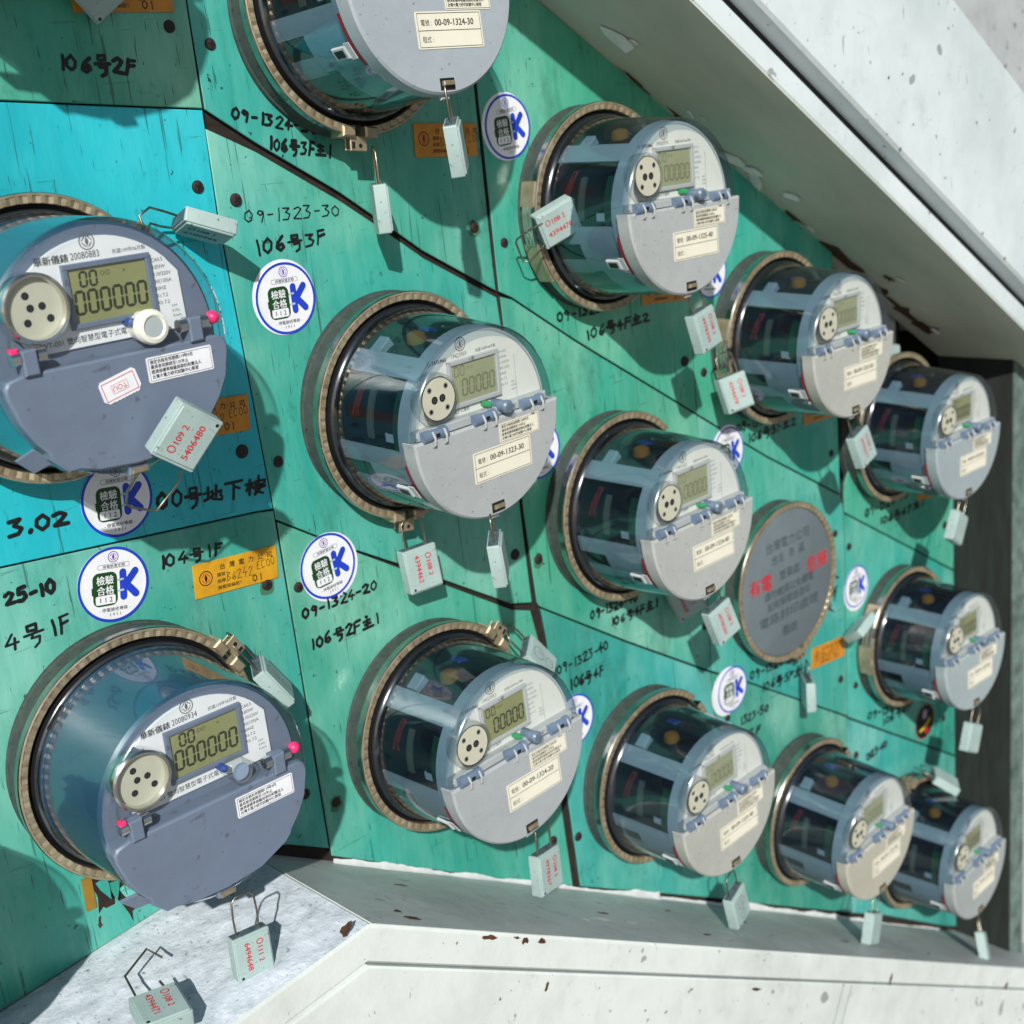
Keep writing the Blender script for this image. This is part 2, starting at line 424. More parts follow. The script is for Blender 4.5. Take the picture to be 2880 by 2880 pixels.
# ------------------------------------------------------------------ setting: unseen bounce ground, grey wall behind
def uvprism(mb, poly, p0, p1, m, cham=0.0):
    """polygon in wall coordinates (u, v), extruded from p0 out to p1, stored in world coordinates"""
    t = MB(); t.prism([(a, -b) for a, b in poly], p0, p1, m, cham)
    mb.add([(x, -z, H0+y) for x, y, z in t.v], t.f, m)
g = MB(); g.add([(-15,-25,0),(15,-25,0),(15,.6,0),(-15,.6,0)], [[0,1,2,3]], M_PAVE)
o = obj('bounce_ground', g.mesh('bounce_ground')); o['kind'] = 'structure'  # unseen sheet, added to bounce light up onto the undersides

TH = math.atan(.6275)
def beam_v(u): return -.0901 + .6275*(u-.8491)
b = MB(); uvprism(b, [(-1.2, beam_v(-1.2)-.04), (3.2, beam_v(3.2)-.04), (3.2,-1.6), (-1.2,-1.6)], -.16, -.025, M_CONC)
o = obj('rendered_wall', b.mesh('rendered_wall')); tag(o, 'grey rendered wall glimpsed above the white stair beam', 'wall')

b = MB(); uvprism(b, [(1.5760, beam_v(1.5760)+.004), (3.0, beam_v(3.0)+.004), (3.0, 1.595), (1.5760, 1.595)], -.16, .020, M_CONC)
o = obj('rendered_wall', b.mesh('rendered_wall')); tag(o, 'grey rendered wall continuing to the right of the dark side post', 'wall')

# backing boards behind the panels, with the dark hole beside the right-hand post
bk = thing('backing_frame', 'dark wooden backing seen in the gaps between green panels', 'frame')
def part_uv(name, poly, p0, p1, m, parent, cham=0.0):
    b = MB(); uvprism(b, poly, p0, p1, m, cham); return obj(name, b.mesh(name), parent)
part_uv('backing_board', [(-1.2,-1.3),(.5,beam_v(.5)-.02),(1.2715,beam_v(1.2715)-.02),(1.2715,1.4),(-1.2,1.4)], -.024, -.0046, M_WOOD, bk)
part_uv('backing_board', [(1.2725,.445),(1.60,.445),(1.60,1.6),(1.2725,1.6)], -.024, -.0046, M_WOOD, bk)
part_uv('hole_back', [(1.25,.05),(1.60,.05),(1.60,.46),(1.25,.46)], -.27, -.25, M_WOOD, bk)
part_uv('hole_side', [(1.25,.05),(1.2705,.05),(1.2705,.46),(1.25,.46)], -.249, -.025, M_WOOD, bk)
part_uv('hole_side', [(1.56,.05),(1.60,.05),(1.60,.46),(1.56,.46)], -.249, -.025, M_WOOD, bk)
part_uv('hole_floor', [(1.2715,.4465),(1.559,.4465),(1.559,.46),(1.2715,.46)], -.249, -.025, M_WOOD, bk)
part_uv('hole_top', [(1.2715,.05),(1.559,.05),(1.559,.06),(1.2715,.06)], -.249, -.025, M_WOOD, bk)

# ------------------------------------------------------------------ panelled wall
wallT = thing('panelled_wall', 'green painted board wall of slanted panels carrying all the meters', 'wall')
def panel(pts, m, M_):
    cu = sum(p[0] for p in pts)/len(pts); cv = sum(p[1] for p in pts)/len(pts)
    b = MB(); b.prism([(p[0]-cu, -(p[1]-cv)) for p in pts], -.0040, 0.0, m, .0006)
    n_ = len(pts); k_ = b.mi(M_EDGE)
    for q_ in range(1, 1+n_): b.m[q_] = k_
    o = obj('panel', b.mesh('panel'), wallT, wallM(cu, cv)); o['_c'] = 0
    del o['_c']
    PAN.append((o, pts, cu, cv)); return o
PAN = []
g1 = M_GREEN
panel([(-.3,-.30),(.5026,-.30),(.5021,-.0964),(.5012,-.0318),(.3658,-.0456),(-.3,-.1134)], g1, 0)
panel([(-.3,-.1122),(.3658,-.0444),(.5010,-.0306),(.4990,.042),(.5020,.14),(.5052,.2560),(.4902,.2538),(.303,.2371),(-.3,.1790)], M_CYAN, 0)
panel([(-.3,.1803),(.303,.2383),(.4902,.2550),(.5054,.2576),(.5062,.3807),(.5058,.4712),(.5061,.545),(.470,.5237),(.4367,.5110),(.3536,.5212),(.237,.5325),(-.3,.5862)], g1, 0)
panel([(.5037,-.30),(.62,-.30),(.7560,-.2),(.7555,-.0333),(.7548,.1005),(.7553,.1330),(.6802,.0888),(.6403,.0595),(.6069,.0355),(.5391,-.0065),(.5030,-.0312)], g1, 0)
panel([(.5010,-.0185),(.5245,-.0068),(.5391,.0006),(.6069,.0425),(.6403,.0658),(.6802,.0950),(.7553,.1389),(.7568,.1626),(.7566,.3301),(.7588,.4170),(.7337,.4095),(.6596,.3625),(.6197,.3370),(.5726,.3085),(.5398,.2873),(.5065,.2648),(.5060,.25),(.5030,.14),(.5000,.042)], g1, 0)
panel([(.5070,.2668),(.5398,.2889),(.5726,.3105),(.6197,.3410),(.6596,.3670),(.7337,.4155),(.7560,.4240),(.7625,.4571),(.7690,.6262),(.7735,.7200),(.6958,.6738),(.5075,.5528),(.5075,.46),(.5074,.3807)], g1, 0)
panel([(.7590,-.14),(.80,-.12),(1.0130,.012),(1.0134,.2285),(1.0130,.2980),(.8467,.1919),(.7730,.1415),(.7590,.1345)], g1, 0)
panel([(.7600,.1392),(.7730,.1435),(.8467,.1939),(1.0133,.3003),(1.0136,.3233),(1.0115,.45),(1.0094,.5803),(.8814,.4990),(.7678,.4236),(.7652,.4187),(.7608,.3301)], g1, 0)
panel([(.7688,.4262),(.8814,.5012),(1.0092,.5826),(1.0098,.70),(1.0105,.8620),(.9150,.8046),(.7840,.7265),(.7790,.6262),(.7725,.4570)], g1, 0)
panel([(1.0146,.012),(1.2690,.170),(1.2690,.3618),(1.2690,.4530),(1.1305,.3728),(1.0146,.2994)], g1, 0)
panel([(1.0146,.3014),(1.1305,.3748),(1.2690,.4552),(1.2740,.4680),(1.2760,.48),(1.2725,.60),(1.2694,.7396),(1.1779,.6826),(1.0690,.6148),(1.0106,.5808),(1.0130,.45)], g1, 0)
panel([(1.0105,.5832),(1.0690,.6168),(1.1779,.6846),(1.2692,.7420),(1.2668,.7859),(1.2640,1.0175),(1.2546,1.0121),(1.0870,.9102),(1.0118,.8635)], g1, 0)
panel([(1.2775,.445),(1.2925,.425),(1.3010,.398),(1.34,.385),(1.42,.43),(1.5385,.505),(1.5385,.6335),(1.4714,.5936),(1.2890,.4852),(1.2775,.4780)], g1, 0)
panel([(1.2778,.4808),(1.2890,.4872),(1.4714,.5958),(1.5385,.6360),(1.5385,.9110),(1.2720,.7426),(1.2708,.7300)], g1, 0)
panel([(1.2700,.7442),(1.5385,.9136),(1.5385,1.1900),(1.4993,1.1672),(1.3396,1.0622),(1.2660,1.0190),(1.2682,.7859)], g1, 0)

def inside(pts, u, v):
    c = False; n = len(pts)
    for i in range(n):
        (a, b), (d, e) = pts[i], pts[i-1]
        if (b > v) != (e > v) and u < (d-a)*(v-b)/(e-b)+a: c = not c
    return c
def panel_at(u, v):
    for o, pts, cu, cv in PAN:
        if inside(pts, u, v): return o, cu, cv
    o, pts, cu, cv = min(PAN, key=lambda t: (t[2]-u)**2+(t[3]-v)**2)
    return o, cu, cv

# screws: dark rusty pan heads with a cross recess
sb = MB()
sb.lathe([(.0047,-.001),(.0047,.0006),(.0041,.0016),(.0026,.0022),(0,.0024)], M_SCREW, 18)
for a in (.35, .35+math.pi/2):
    c, s_ = math.cos(a), math.sin(a)
    q = [(-.0029,-.0005),(.0029,-.0005),(.0029,.0005),(-.0029,.0005)]
    sb.flat([(x*c-y*s_, x*s_+y*c) for x, y in q], .00255+a*1e-5, M_DARK)
screw_me = sb.mesh('screw')
hb = MB(); hb.disc(.0062, .0003, M_DARK, 20); hole_me = hb.mesh('screw_hole')
for i, (u, v) in enumerate([(.486,-.085),(.515,-.073),(.487,.019),(.5155,.031),(.738,.078),(.7705,.095),(.487,.207),(.516,.222),(.999,.242),(1.028,.259),(1.253,.4),(.489,.311),(.516,.322),(.744,.366),(.772,.379),(1.003,.526),(1.032,.645),(1.255,.498),(1.2835,.523),(1.256,.685),(1.289,.706),(1.2845,.80),(1.505,.84),(1.514,.563),(.492,.489),(.519,.509),(.753,.66),(.787,.672)]):
    o, cu, cv = panel_at(u, v)
    obj('screw', screw_me, o, Matrix.Translation((u-cu, -(v-cv), 0)) @ Matrix.Rotation(rng.uniform(0, 1.5), 4, 'Z') @ Matrix.Scale(rng.uniform(.85, 1.15), 4))

M_STAIN = mat('rust_stain', (.055,.19,.115), .7, c2=(.05,.13,.07), scale=90)
for k, (u, v) in enumerate([(.489,.311),(.519,.509),(.738,.078),(.772,.379)]):
    o, cu, cv = panel_at(u, v); r = random.Random(k); b = MB()
    pts = []
    for q in range(16):
        a = 2*math.pi*q/16; rr = .0056*r.uniform(.9, 1.2)*(1+.45*max(0, -math.sin(a)))
        pts.append((u-cu+rr*math.cos(a), -(v-cv)+rr*math.sin(a)))
    b.flat(pts, .00018, M_STAIN); obj('rust_stain', b.mesh('rust_stain', 0), o)

# handwriting: marker strokes
SF = {'0': [[(.3,1),(.08,.75),(.05,.3),(.25,0),(.45,.2),(.5,.65),(.3,1)]], '1': [[(.25,1),(.28,.5),(.26,0)]],
 '2': [[(.05,.8),(.3,1),(.5,.8),(.3,.4),(.05,.05),(.55,.0)]], '3': [[(.05,.95),(.45,.95),(.22,.6),(.48,.4),(.35,.05),(.02,.0)]],
 '4': [[(.35,1),(.05,.4),(.55,.4)],[(.38,.65),(.33,0)]], '5': [[(.5,1),(.15,1),(.1,.6),(.4,.6),(.48,.25),(.25,0),(.02,.05)]],
 '6': [[(.4,1),(.12,.6),(.05,.2),(.25,0),(.45,.2),(.35,.45),(.1,.3)]], '9': [[(.45,.8),(.2,1),(.08,.75),(.25,.55),(.45,.75),(.42,.4),(.35,-.1)]],
 '-': [[(.08,.45),(.4,.5)]], '.': [[(.1,.05),(.14,.1)]], 'F': [[(.15,1),(.12,.5),(.05,-.05)],[(.15,.98),(.5,1)],[(.13,.55),(.42,.58)]],
 'B': [[(.1,1),(.08,0)],[(.1,1),(.45,.85),(.12,.52),(.5,.3),(.08,0)]], 'E': [[(.45,1),(.1,.95),(.08,.0),(.48,.05)],[(.1,.5),(.38,.53)]],
 'C': [[(.5,.9),(.2,.9),(.05,.4),(.2,.02),(.5,.12)]],
 '号': [[(.25,1.05),(.6,1.05),(.58,.75),(.25,.75),(.25,1.05)],[(.05,.55),(.8,.6)],[(.4,.55),(.32,.32),(.65,.32),(.6,-.1),(.4,-.25)]],
 '主': [[(.35,1.1),(.45,.98)],[(.15,.8),(.7,.85)],[(.2,.45),(.65,.48)],[(.02,.05),(.85,.1)],[(.43,.82),(.42,.08)]],
 '地': [[(.0,.6),(.35,.68)],[(.2,1),(.17,.2)],[(.0,.1),(.38,.28)],[(.4,.5),(.85,.72),(.8,.35)],[(.62,1.05),(.6,.25)],[(.48,.8),(.48,.1),(.95,.0),(.98,.2)]],
 '下': [[(.0,.95),(.9,1)],[(.45,.97),(.42,-.15)],[(.5,.65),(.78,.45)]],
 '樓': [[(.0,.7),(.4,.75)],[(.2,1.05),(.18,-.1)],[(.2,.6),(.02,.2)],[(.2,.6),(.38,.35)],[(.45,.9),(.95,.95),(.92,.65),(.45,.62),(.45,.9)],[(.7,1.08),(.68,.5)],[(.42,.4),(1,.45)],[(.65,.45),(.5,.15),(.9,-.05)],[(.85,.4),(.45,-.1)]]}
ADV = {'号': .95, '主': 1.0, '地': 1.1, '下': 1.05, '樓': 1.1, '1': .45, '-': .52, '.': .3}
def scribble(b, txt, x, y, length, h, w, m, r, z=.00035):
    tot = sum(ADV.get(c, .66) for c in txt); k = length/tot; cx = x
    for c in txt:
        for st in SF.get(c, []):
            jx = r.uniform(-.05, .05); sh = r.uniform(-.05, .12); q = r.uniform(.88, 1.1)
            pts = [(cx+(px+jx+py*sh*.5)*k*.98, y+(py*q)*h+r.uniform(-.04, .04)*h) for px, py in st]
            b.stroke(pts, w*r.uniform(.95, 1.45) if w > .001 else w, z, m)
        cx += ADV.get(c, .66)*k; y += r.uniform(-.0006, .0006)
WR = [('106号2F',.402,-.062,.056,-4.8,.0092,.0017),('09-1324-30',.522,-.024,.075,-11.6,.0080,.0015),('106号3F主1',.549,-.001,.056,-9.8,.0080,.0016),
('09-1323-30',.520,.047,.086,-5.0,.0085,.0009),('106号3F',.524,.071,.066,.3,.0098,.0015),('3.02',.307,.219,.044,-3.9,.0095,.0024),('00号地下樓',.413,.230,.090,-6.7,.0105,.0017),
('104号1F',.405,.272,.054,-5.1,.0078,.0015),('25-10',.296,.262,.036,-.9,.0080,.0019),('4号1F',.290,.293,.049,1.3,.0110,.0014),
('09-1324-20',.515,.348,.076,-.9,.0075,.0016),('106号2F主1',.518,.375,.070,0,.0086,.0017),('09-1325-40',.825,.172,.088,-2,.0080,.0014),('106号4F主2',.860,.195,.092,1.3,.0085,.0016),
('09-1324-40',.832,.459,.071,-4,.0085,.0015),('106号4F主1',.859,.476,.073,-3.4,.0080,.0015),('09-1323-40',.781,.497,.074,-.7,.0085,.0015),('106号4F',.795,.518,.050,-3.8,.0095,.0018),
('09-1325-50',1.076,.333,.088,-1.8,.0085,.0016),('106号5F主2',1.095,.349,.091,-.6,.0085,.0016),('09-1324-50',1.076,.616,.093,-6.8,.0090,.0017),('106号5F主1',1.095,.639,.090,-6.5,.0090,.0018),
('1323-50',1.053,.663,.055,-3.2,.0090,.0016),('5F',1.068,.685,.025,-4.7,.0085,.0017),('09-1326-60',1.321,.497,.103,-1.8,.0100,.0017),('106号6F主1',1.352,.516,.111,-2.9,.0090,.0017),
('09-1324-60',1.313,.763,.115,-12.6,.0090,.0018),('106号6F',1.348,.787,.075,-3.2,.0090,.0017),('1323-60',1.307,.819,.053,.6,.0090,.0018),('F主1',1.245,.593,.045,70,.0120,.0019)]
for t, u, v, ln, an, h, w in WR:
    b = MB(); scribble(b, t, 0, 0, ln, h, w*(1.3 if u > .8 else 1.1), M_INK, random.Random(t+str(u)))
    po, cu, cv = panel_at(u+ln*.3, v)
    obj('handwriting', b.mesh('handwriting', 0), po, Matrix.Translation((u-cu, -(v-cv), 0)) @ Matrix.Rotation(R(an), 4, 'Z'))

# torn paint under the big lower meter: dark bare patch, lifted paint shards, end of an old yellow tag
M_TORN = mat('torn_board', (.035,.014,.008), .9, c2=(.010,.005,.004), scale=90)
def jag(base, amp, r):
    out = []
    for i, p in enumerate(base):
        q = base[(i+1) % len(base)]
        for k in range(4):
            t = k/4; out.append((p[0]+(q[0]-p[0])*t+r.uniform(-amp, amp), p[1]+(q[1]-p[1])*t+r.uniform(-amp, amp)))
    return out
po, cu, cv = panel_at(.33, .49)
b = MB(); r_ = random.Random(3)
b.prism([(x-cu, -(y-cv)) for x, y in jag([(.309,.462),(.335,.470),(.362,.470),(.390,.500),(.378,.5135),(.352,.511),(.340,.499),(.333,.517),(.326,.496),(.3125,.499)], .0022, r_)], .0001, .0003, M_TORN)
obj('bare_patch', b.mesh('bare_patch', 0), po)
b = MB(); b.prism([(x-cu, -(y-cv)) for x, y in jag([(.3095,.505),(.3125,.502),(.3120,.510),(.3095,.5115)], .0007, r_)], .0001, .0003, M_RUST)
obj('bare_patch', b.mesh('bare_patch', 0), po)
for sx, sy, ln, an in [(.318,.476,.016,-80),(.327,.482,.014,-100),(.334,.488,.019,-75),(.343,.492,.012,-95),(.350,.499,.016,-60),(.339,.506,.014,70),(.353,.509,.012,80),(.361,.507,.010,95),(.323,.472,.010,-60)]:
    b = MB(); a = R(an); c, s_ = math.cos(a), math.sin(a); wd = ln*.28
    pts = [(0,-wd,0),(ln*.4,-wd*.8,.0012),(ln,0,.0038),(ln*.45,wd*.7,.0016),(0,wd,0)]
    b.add([(sx-cu+x*c-y*s_, -(sy-cv)+x*s_+y*c, .0006+z) for x, y, z in pts], [[0,1,3,4],[1,2,3]], M_GREEN)
    obj('paint_shard', b.mesh('paint_shard', 0), po)

# ------------------------------------------------------------------ stair beam (upper right) and ledge (bottom)
def off(line, d):
    """offset a polyline (u,v) sideways by d along its upward normal, mitred"""
    out = []
    for i, p in enumerate(line):
        a = Vector(line[max(i-1, 0)]); q = Vector(p); c = Vector(line[min(i+1, len(line)-1)])
        ns = []
        for s0, s1 in ((a, q), (q, c)):
            if (s1-s0).length > 1e-9:
                dd = (s1-s0).normalized(); ns.append(Vector((dd.y, -dd.x)))
        n = sum(ns, Vector((0, 0))).normalized(); k = d/n.dot(ns[0]); out.append(tuple(q+n*k))
    return out
L0 = [(.40, beam_v(.40)), (2.6, beam_v(2.6))]
beam = thing('stair_beam', 'white painted stair beam sloping down across the upper right corner', 'beam')
def strip(name, line, d0, d1, p0, p1, m, parent, cham=0.0):
    a = off(line, d0); c = off(line, d1)
    return part_uv(name, a+c[::-1], p0, p1, m, parent, cham)
strip('front_lip', L0, 0.0016, .0228, -.02, .135, M_BEAM, beam, .0015)
M_SOFF = mat('soffit_olive', (.62,.66,.55), .6, c2=(.50,.55,.47), scale=7, stretch=(1,3,1), bump=.12, spots=.0, spotc=(.07,.07,.05), spotscale=60)  # olive tone, a little darker and greener than the beam front
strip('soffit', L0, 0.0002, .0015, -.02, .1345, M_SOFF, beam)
strip('stringer', L0, .0278, .198, -.02, .1565, M_BEAM, beam, .003)
strip('gap_shade_strip', L0, .0229, .0277, -.02, .1338, M_DARK, beam)  # black strip in the joint, painting the darkness of an open gap
# flaking paint on the soffit and along its foot
r_ = random.Random(11)
for u, p, ln, wd, an in [(.893,.035,.040,.018,.3),(.902,.045,.012,.008,.8),(1.005,.022,.013,.004,-.2),(1.012,.030,.010,.003,.4),(1.052,.006,.048,.016,0),(1.078,.012,.036,.018,.3),(1.100,.018,.026,.016,.7),(1.120,.010,.034,.016,-.3),(1.150,.030,.022,.014,.8),(1.215,.010,.016,.005,.1),(1.33,.05,.016,.006,.4),(1.46,.02,.02,.008,.2)]:
    d = Vector((math.cos(TH), 0, -math.sin(TH))); nrm = Vector((-math.sin(TH), 0, -math.cos(TH))); outv = Vector((0,-1,0))
    c0 = W(u, beam_v(u), p)
    b = MB(); pts = []
    for k in range(9):
        a = 2*math.pi*k/9; rr = r_.uniform(.7, 1.15)
        x = math.cos(a)*ln/2*rr; y = math.sin(a)*wd/2*rr
        x, y = x*math.cos(an)-y*math.sin(an), x*math.sin(an)+y*math.cos(an)
        pts.append(c0+d*x+outv*y+nrm*(.0006+max(0, x)*.22+r_.uniform(0, .001)))
    b.add([tuple(q) for q in pts]+[tuple(c0+nrm*.0012)], [[k, (k+1) % 9, 9] for k in range(9)], M_FLAKE)
    obj('paint_flake', b.mesh('paint_flake', 0), beam)
def blobs(parent, spots, place, m, seed, name='rust_spot'):
    r = random.Random(seed)
    for (s, q, ln, wd) in spots:
        b = MB(); pts = []
        for k in range(11):
            a = 2*math.pi*k/11; rr = r.uniform(.45, 1.25)
            pts.append(tuple(place(s+math.cos(a)*ln/2*rr, q+math.sin(a)*wd/2*rr)))
        b.add(pts+[tuple(place(s, q))], [[k, (k+1) % 11, 11] for k in range(11)], m)
        obj(name, b.mesh(name, 0), parent)
def soff(s, p):
    nrm = Vector((-math.sin(TH), 0, -math.cos(TH))); return W(.8491+s*math.cos(TH), -.0901+s*math.sin(TH), p)+nrm*.0006
blobs(beam, [(.20,.004,.06,.008),(.245,.003,.05,.012),(.27,.004,.04,.010),(.52,.006,.10,.022),(.60,.008,.05,.02),(.66,.006,.08,.02),(.72,.01,.05,.03),(.12,.003,.05,.005),(.40,.004,.05,.008),(.565,.035,.02,.012)], soff, M_RUST, 5)
def bfront(s, q):   # front of the stringer: s along, q up from L0
    base = Vector((.8491+s*math.cos(TH), -.0901+s*math.sin(TH))); n = Vector((math.sin(TH), -math.cos(TH)))
    c = base+n*q; return W(c.x, c.y, .1572)
blobs(beam, [(.33,.030,.004,.003),(.52,.032,.005,.003),(.58,.031,.004,.003),(.28,.075,.003,.003),(.30,.09,.002,.003),(.34,.06,.003,.002),(.45,.12,.003,.003)], bfront, M_RUST, 8)

L1 = [(-.5,.6076), (.4335,.5141), (1.95, .5141+.6205*(1.95-.4335))]
TL1 = math.atan(.6205)
ledge = thing('stair_ledge', 'cream white painted stair kerb with a flat left part along the bottom', 'ledge')
strip('tread_edge', L1, -.0265, 0, -.02, .151, M_LEDGE, ledge, .002)
M_TREAD = dirty_white('greyer_white', (.58,.62,.61), (.30,.33,.32), (.06,.055,.04), (.5,3,3), .75, .45)  # greyer base and heavier grime than the rest of the ledge
strip('tread_cap', [(.436, .5141+.6205*.0025), (1.57, .5141+.6205*(1.57-.4335))], .0001, .0009, -.012, .1495, M_TREAD, ledge)
strip('lower_face', L1, -.60, -.0278, -.02, .1525, M_LEDGE, ledge, .0015)
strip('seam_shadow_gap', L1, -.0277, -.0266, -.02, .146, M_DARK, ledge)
# rough plaster on the flat left part
b = MB(); NX, NY = 90, 24; r_ = random.Random(21)
vs = []; fs = []
bump = [[r_.gauss(0, 1) for _ in range(NY+1)] for _ in range(NX+1)]
for i in range(NX+1):
    for j in range(NY+1):
        u = -.15+.5835*i/NX; p = .1495*j/NY
        vv = .5141-.1*(u-.4335)
        e = min(1, (NX-i)/4)*min(1, (NY-j)/2.5)*min(1, .1+j/2)
        h = .0016*e+.0005*e*bump[i][j]+.0008*e*math.sin(u*90+3*math.sin(p*60))*math.sin(p*110+u*20)
        vs.append(tuple(W(u, vv-.0004-max(0, h), p)))
for i in range(NX):
    for j in range(NY):
        a = i*(NY+1)+j; fs.append([a, a+NY+1, a+NY+2, a+1])
b.add(vs, fs, M_PLAST); obj('rough_plaster', b.mesh('rough_plaster', 80), ledge)
# caulk bead between board and ledge
def ledge_pt(s, p, h=0.0):
    return W(.4335+s*math.cos(TL1)+h*math.sin(TL1), .5141+s*math.sin(TL1)-h*math.cos(TL1), p)
b = MB(); pts = []; r_ = random.Random(4); vs = []; fs = []; NC = 320
walk = 0.0
for i in range(NC+1):
    s = .085+1.16*i/NC
    walk = walk*.985+r_.gauss(0, .00022)
    hh = max(.0005, .0015+abs(walk)*.9+.0004*math.sin(s*57+2*math.sin(s*23)))
    if .545 < s < .68 or s > 1.02: hh *= .35
    vs += [tuple(ledge_pt(s, .0006, hh*2.2+.0006)), tuple(ledge_pt(s, .0006+hh*.6, hh)), tuple(ledge_pt(s, .0006+hh*1.5, .0011))]
for i in range(NC):
    for j in range(2): fs.append([i*3+j, i*3+3+j, i*3+4+j, i*3+1+j])
b.add(vs, fs, M_CAULK); obj('caulk_bead', b.mesh('caulk_bead', 80), ledge)
blobs(ledge, [(.12,.048,.016,.004),(.355,.075,.018,.005),(.47,.115,.016,.006),(.62,.06,.016,.006),(.78,.098,.026,.006),(.50,.045,.014,.005),(.95,.12,.012,.005),(.058,.132,.016,.007),(.055,.118,.010,.008)], lambda s, p: ledge_pt(s, p, .0014), M_RUST, 6)
blobs(ledge, [(.33,.095,.035,.010),(.37,.098,.02,.006),(.54,.110,.012,.006),(.30,.10,.015,.006)], lambda s, p: ledge_pt(s, p, .0015), M_FLAKE, 9, 'bare_chip')
def lfront(s, d): # front face, d down from the edge
    return W(.4335+s*math.cos(TL1)-d*math.sin(TL1), .5141+s*math.sin(TL1)+d*math.cos(TL1), .1514 if d < .027 else .1532)
blobs(ledge, [(.125,.003,.018,.005),(.165,.004,.008,.006),(.185,.003,.014,.004),(.155,.002,.008,.003),(.205,.038,.004,.010),(.80,.020,.008,.014),(1.13,.022,.01,.01),(-.02,.004,.01,.012),(.52,.036,.02,.004)], lfront, M_RUST, 10)
b = MB()
for q, (w_, dd) in enumerate(((.0012, 0), (.0008, .018))):
    b.add([tuple(lfront(.69+dd, .0285)+Vector((0,-.0003,0))), tuple(lfront(.69+dd+w_, .0285)+Vector((0,-.0003,0))), tuple(lfront(.69+dd+w_, .14)+Vector((0,-.0003,0))), tuple(lfront(.69+dd, .14)+Vector((0,-.0003,0)))], [[0,1,2,3]], M_LIGHTG)
obj('joint_line', b.mesh('joint_line', 0), ledge)

# jamb at the right end, with pipes glimpsed in the hole
jm = thing('side_post', 'dark wooden post closing the board wall at the right end', 'post')
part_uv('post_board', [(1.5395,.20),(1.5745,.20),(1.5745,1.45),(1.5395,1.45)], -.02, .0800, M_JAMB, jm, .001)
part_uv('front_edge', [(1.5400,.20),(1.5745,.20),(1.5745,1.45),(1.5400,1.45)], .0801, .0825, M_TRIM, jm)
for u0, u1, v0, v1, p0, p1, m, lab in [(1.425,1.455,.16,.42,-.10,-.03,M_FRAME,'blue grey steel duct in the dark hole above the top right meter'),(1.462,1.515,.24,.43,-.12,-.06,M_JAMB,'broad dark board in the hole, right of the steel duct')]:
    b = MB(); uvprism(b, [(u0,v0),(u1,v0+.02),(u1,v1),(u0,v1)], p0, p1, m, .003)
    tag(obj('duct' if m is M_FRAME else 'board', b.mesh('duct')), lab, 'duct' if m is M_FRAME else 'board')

# ------------------------------------------------------------------ meters: shared meshes
def emblem(b, cx, cy, r, z, m1, m2, m3):
    b.ring(r*.86, r, z, m1, 32, cx, cy)
    for sx in (1, -1):
        for sy in (1, -1):
            p = [(cx+sx*r*.10, cy+sy*r*.70), (cx+sx*r*.16, cy+sy*r*.50), (cx+sx*r*.58, cy+sy*r*.08), (cx+sx*r*.72, cy+sy*r*.06), (cx+sx*r*.34, cy+sy*r*.54)]
            b.flat(p, z+1e-5, m2)
    b.flat([(cx, cy+r*.78), (cx+r*.07, cy+r*.40), (cx+r*.20, cy+r*.14), (cx+r*.20, cy-r*.14), (cx+r*.07, cy-r*.40), (cx, cy-r*.78), (cx-r*.07, cy-r*.40), (cx-r*.20, cy-r*.14), (cx-r*.20, cy+r*.14), (cx-r*.07, cy+r*.40)], z+2e-5, m3)
def seg_digit(b, x, y, w, h, t, z, m, segs='abcdef', slant=0.06):
    S = {'a': ((0,h),(w,h)), 'b': ((w,h),(w,h/2)), 'c': ((w,h/2),(w,0)), 'd': ((0,0),(w,0)), 'e': ((0,h/2),(0,0)), 'f': ((0,h),(0,h/2)), 'g': ((0,h/2),(w,h/2))}
    for q in segs:
        (x0, y0), (x1, y1) = S[q]
        d = Vector((x1-x0, y1-y0)).normalized(); n = Vector((-d.y, d.x))*t/2; a = Vector((x0, y0))+d*t*.55; c = Vector((x1, y1))-d*t*.55
        b.flat([(x+p.x+p.y*slant, y+p.y) for p in (a-n, c-n, c+d*t*.5, c+n, a+n, a-d*t*.5)], z, m)

cb = MB(); cb.lathe([(.0892,-.006),(.0892,.0012),(.0880,.0022),(.0876,.0160),(.0830,.0190)], M_CUP, 72); CUP = cb.mesh('socket_cup')
def ringfn(i, j, r, z):
    if j in (3, 4): return (r, z - (.0009 if i % 3 == 0 else 0))
    return r, z
rb = MB()
rb.lathe([(.0878,.0150),(.0893,.0146),(.0897,.0158),(.0898,.0190),(.0903,.0197),(.0904,.0222),(.0898,.0232)], M_RSIDE, 96, R(4), R(356))
rb.lathe([(.0898,.0232),(.0892,.0235),(.0886,.0236),(.0878,.0236),(.0840,.0232),(.0836,.0226),(.0833,.0190)], M_STEEL, 192, R(4), R(356), fn=ringfn)
RING = rb.mesh('sealing_ring', 9)
kb = MB()   # clasp: at +x end of the ring, where it closes
kb.box(.0835,.0915,-.016,-.0045,.0095,.0252,M_STEEL,.0012); kb.box(.0835,.0915,.0045,.016,.0095,.0252,M_STEEL,.0012)
kb.box(.0905,.1010,-.0075,.0075,.0200,.0214,M_STEEL,.0004); kb.box(.0905,.1000,-.0060,.0060,.0120,.0132,M_STEEL,.0004)
kb.ring(0, .0017, .02145, M_DARK, 12, .0972, .0015); kb.box(.0945,.0995,-.0062,-.0035,.02141,.02148,M_DARK)
CLASP = kb.mesh('clasp')
lb = MB()   # long lever clasp along the ring side
for k in (0, 1, 2): lb.lathe([(.0905,.0100+.0045*k),(.0935,.0105+.0045*k),(.0940,.0125+.0045*k),(.0915,.0135+.0045*k)], M_CHROME, 10, R(-9), R(11))
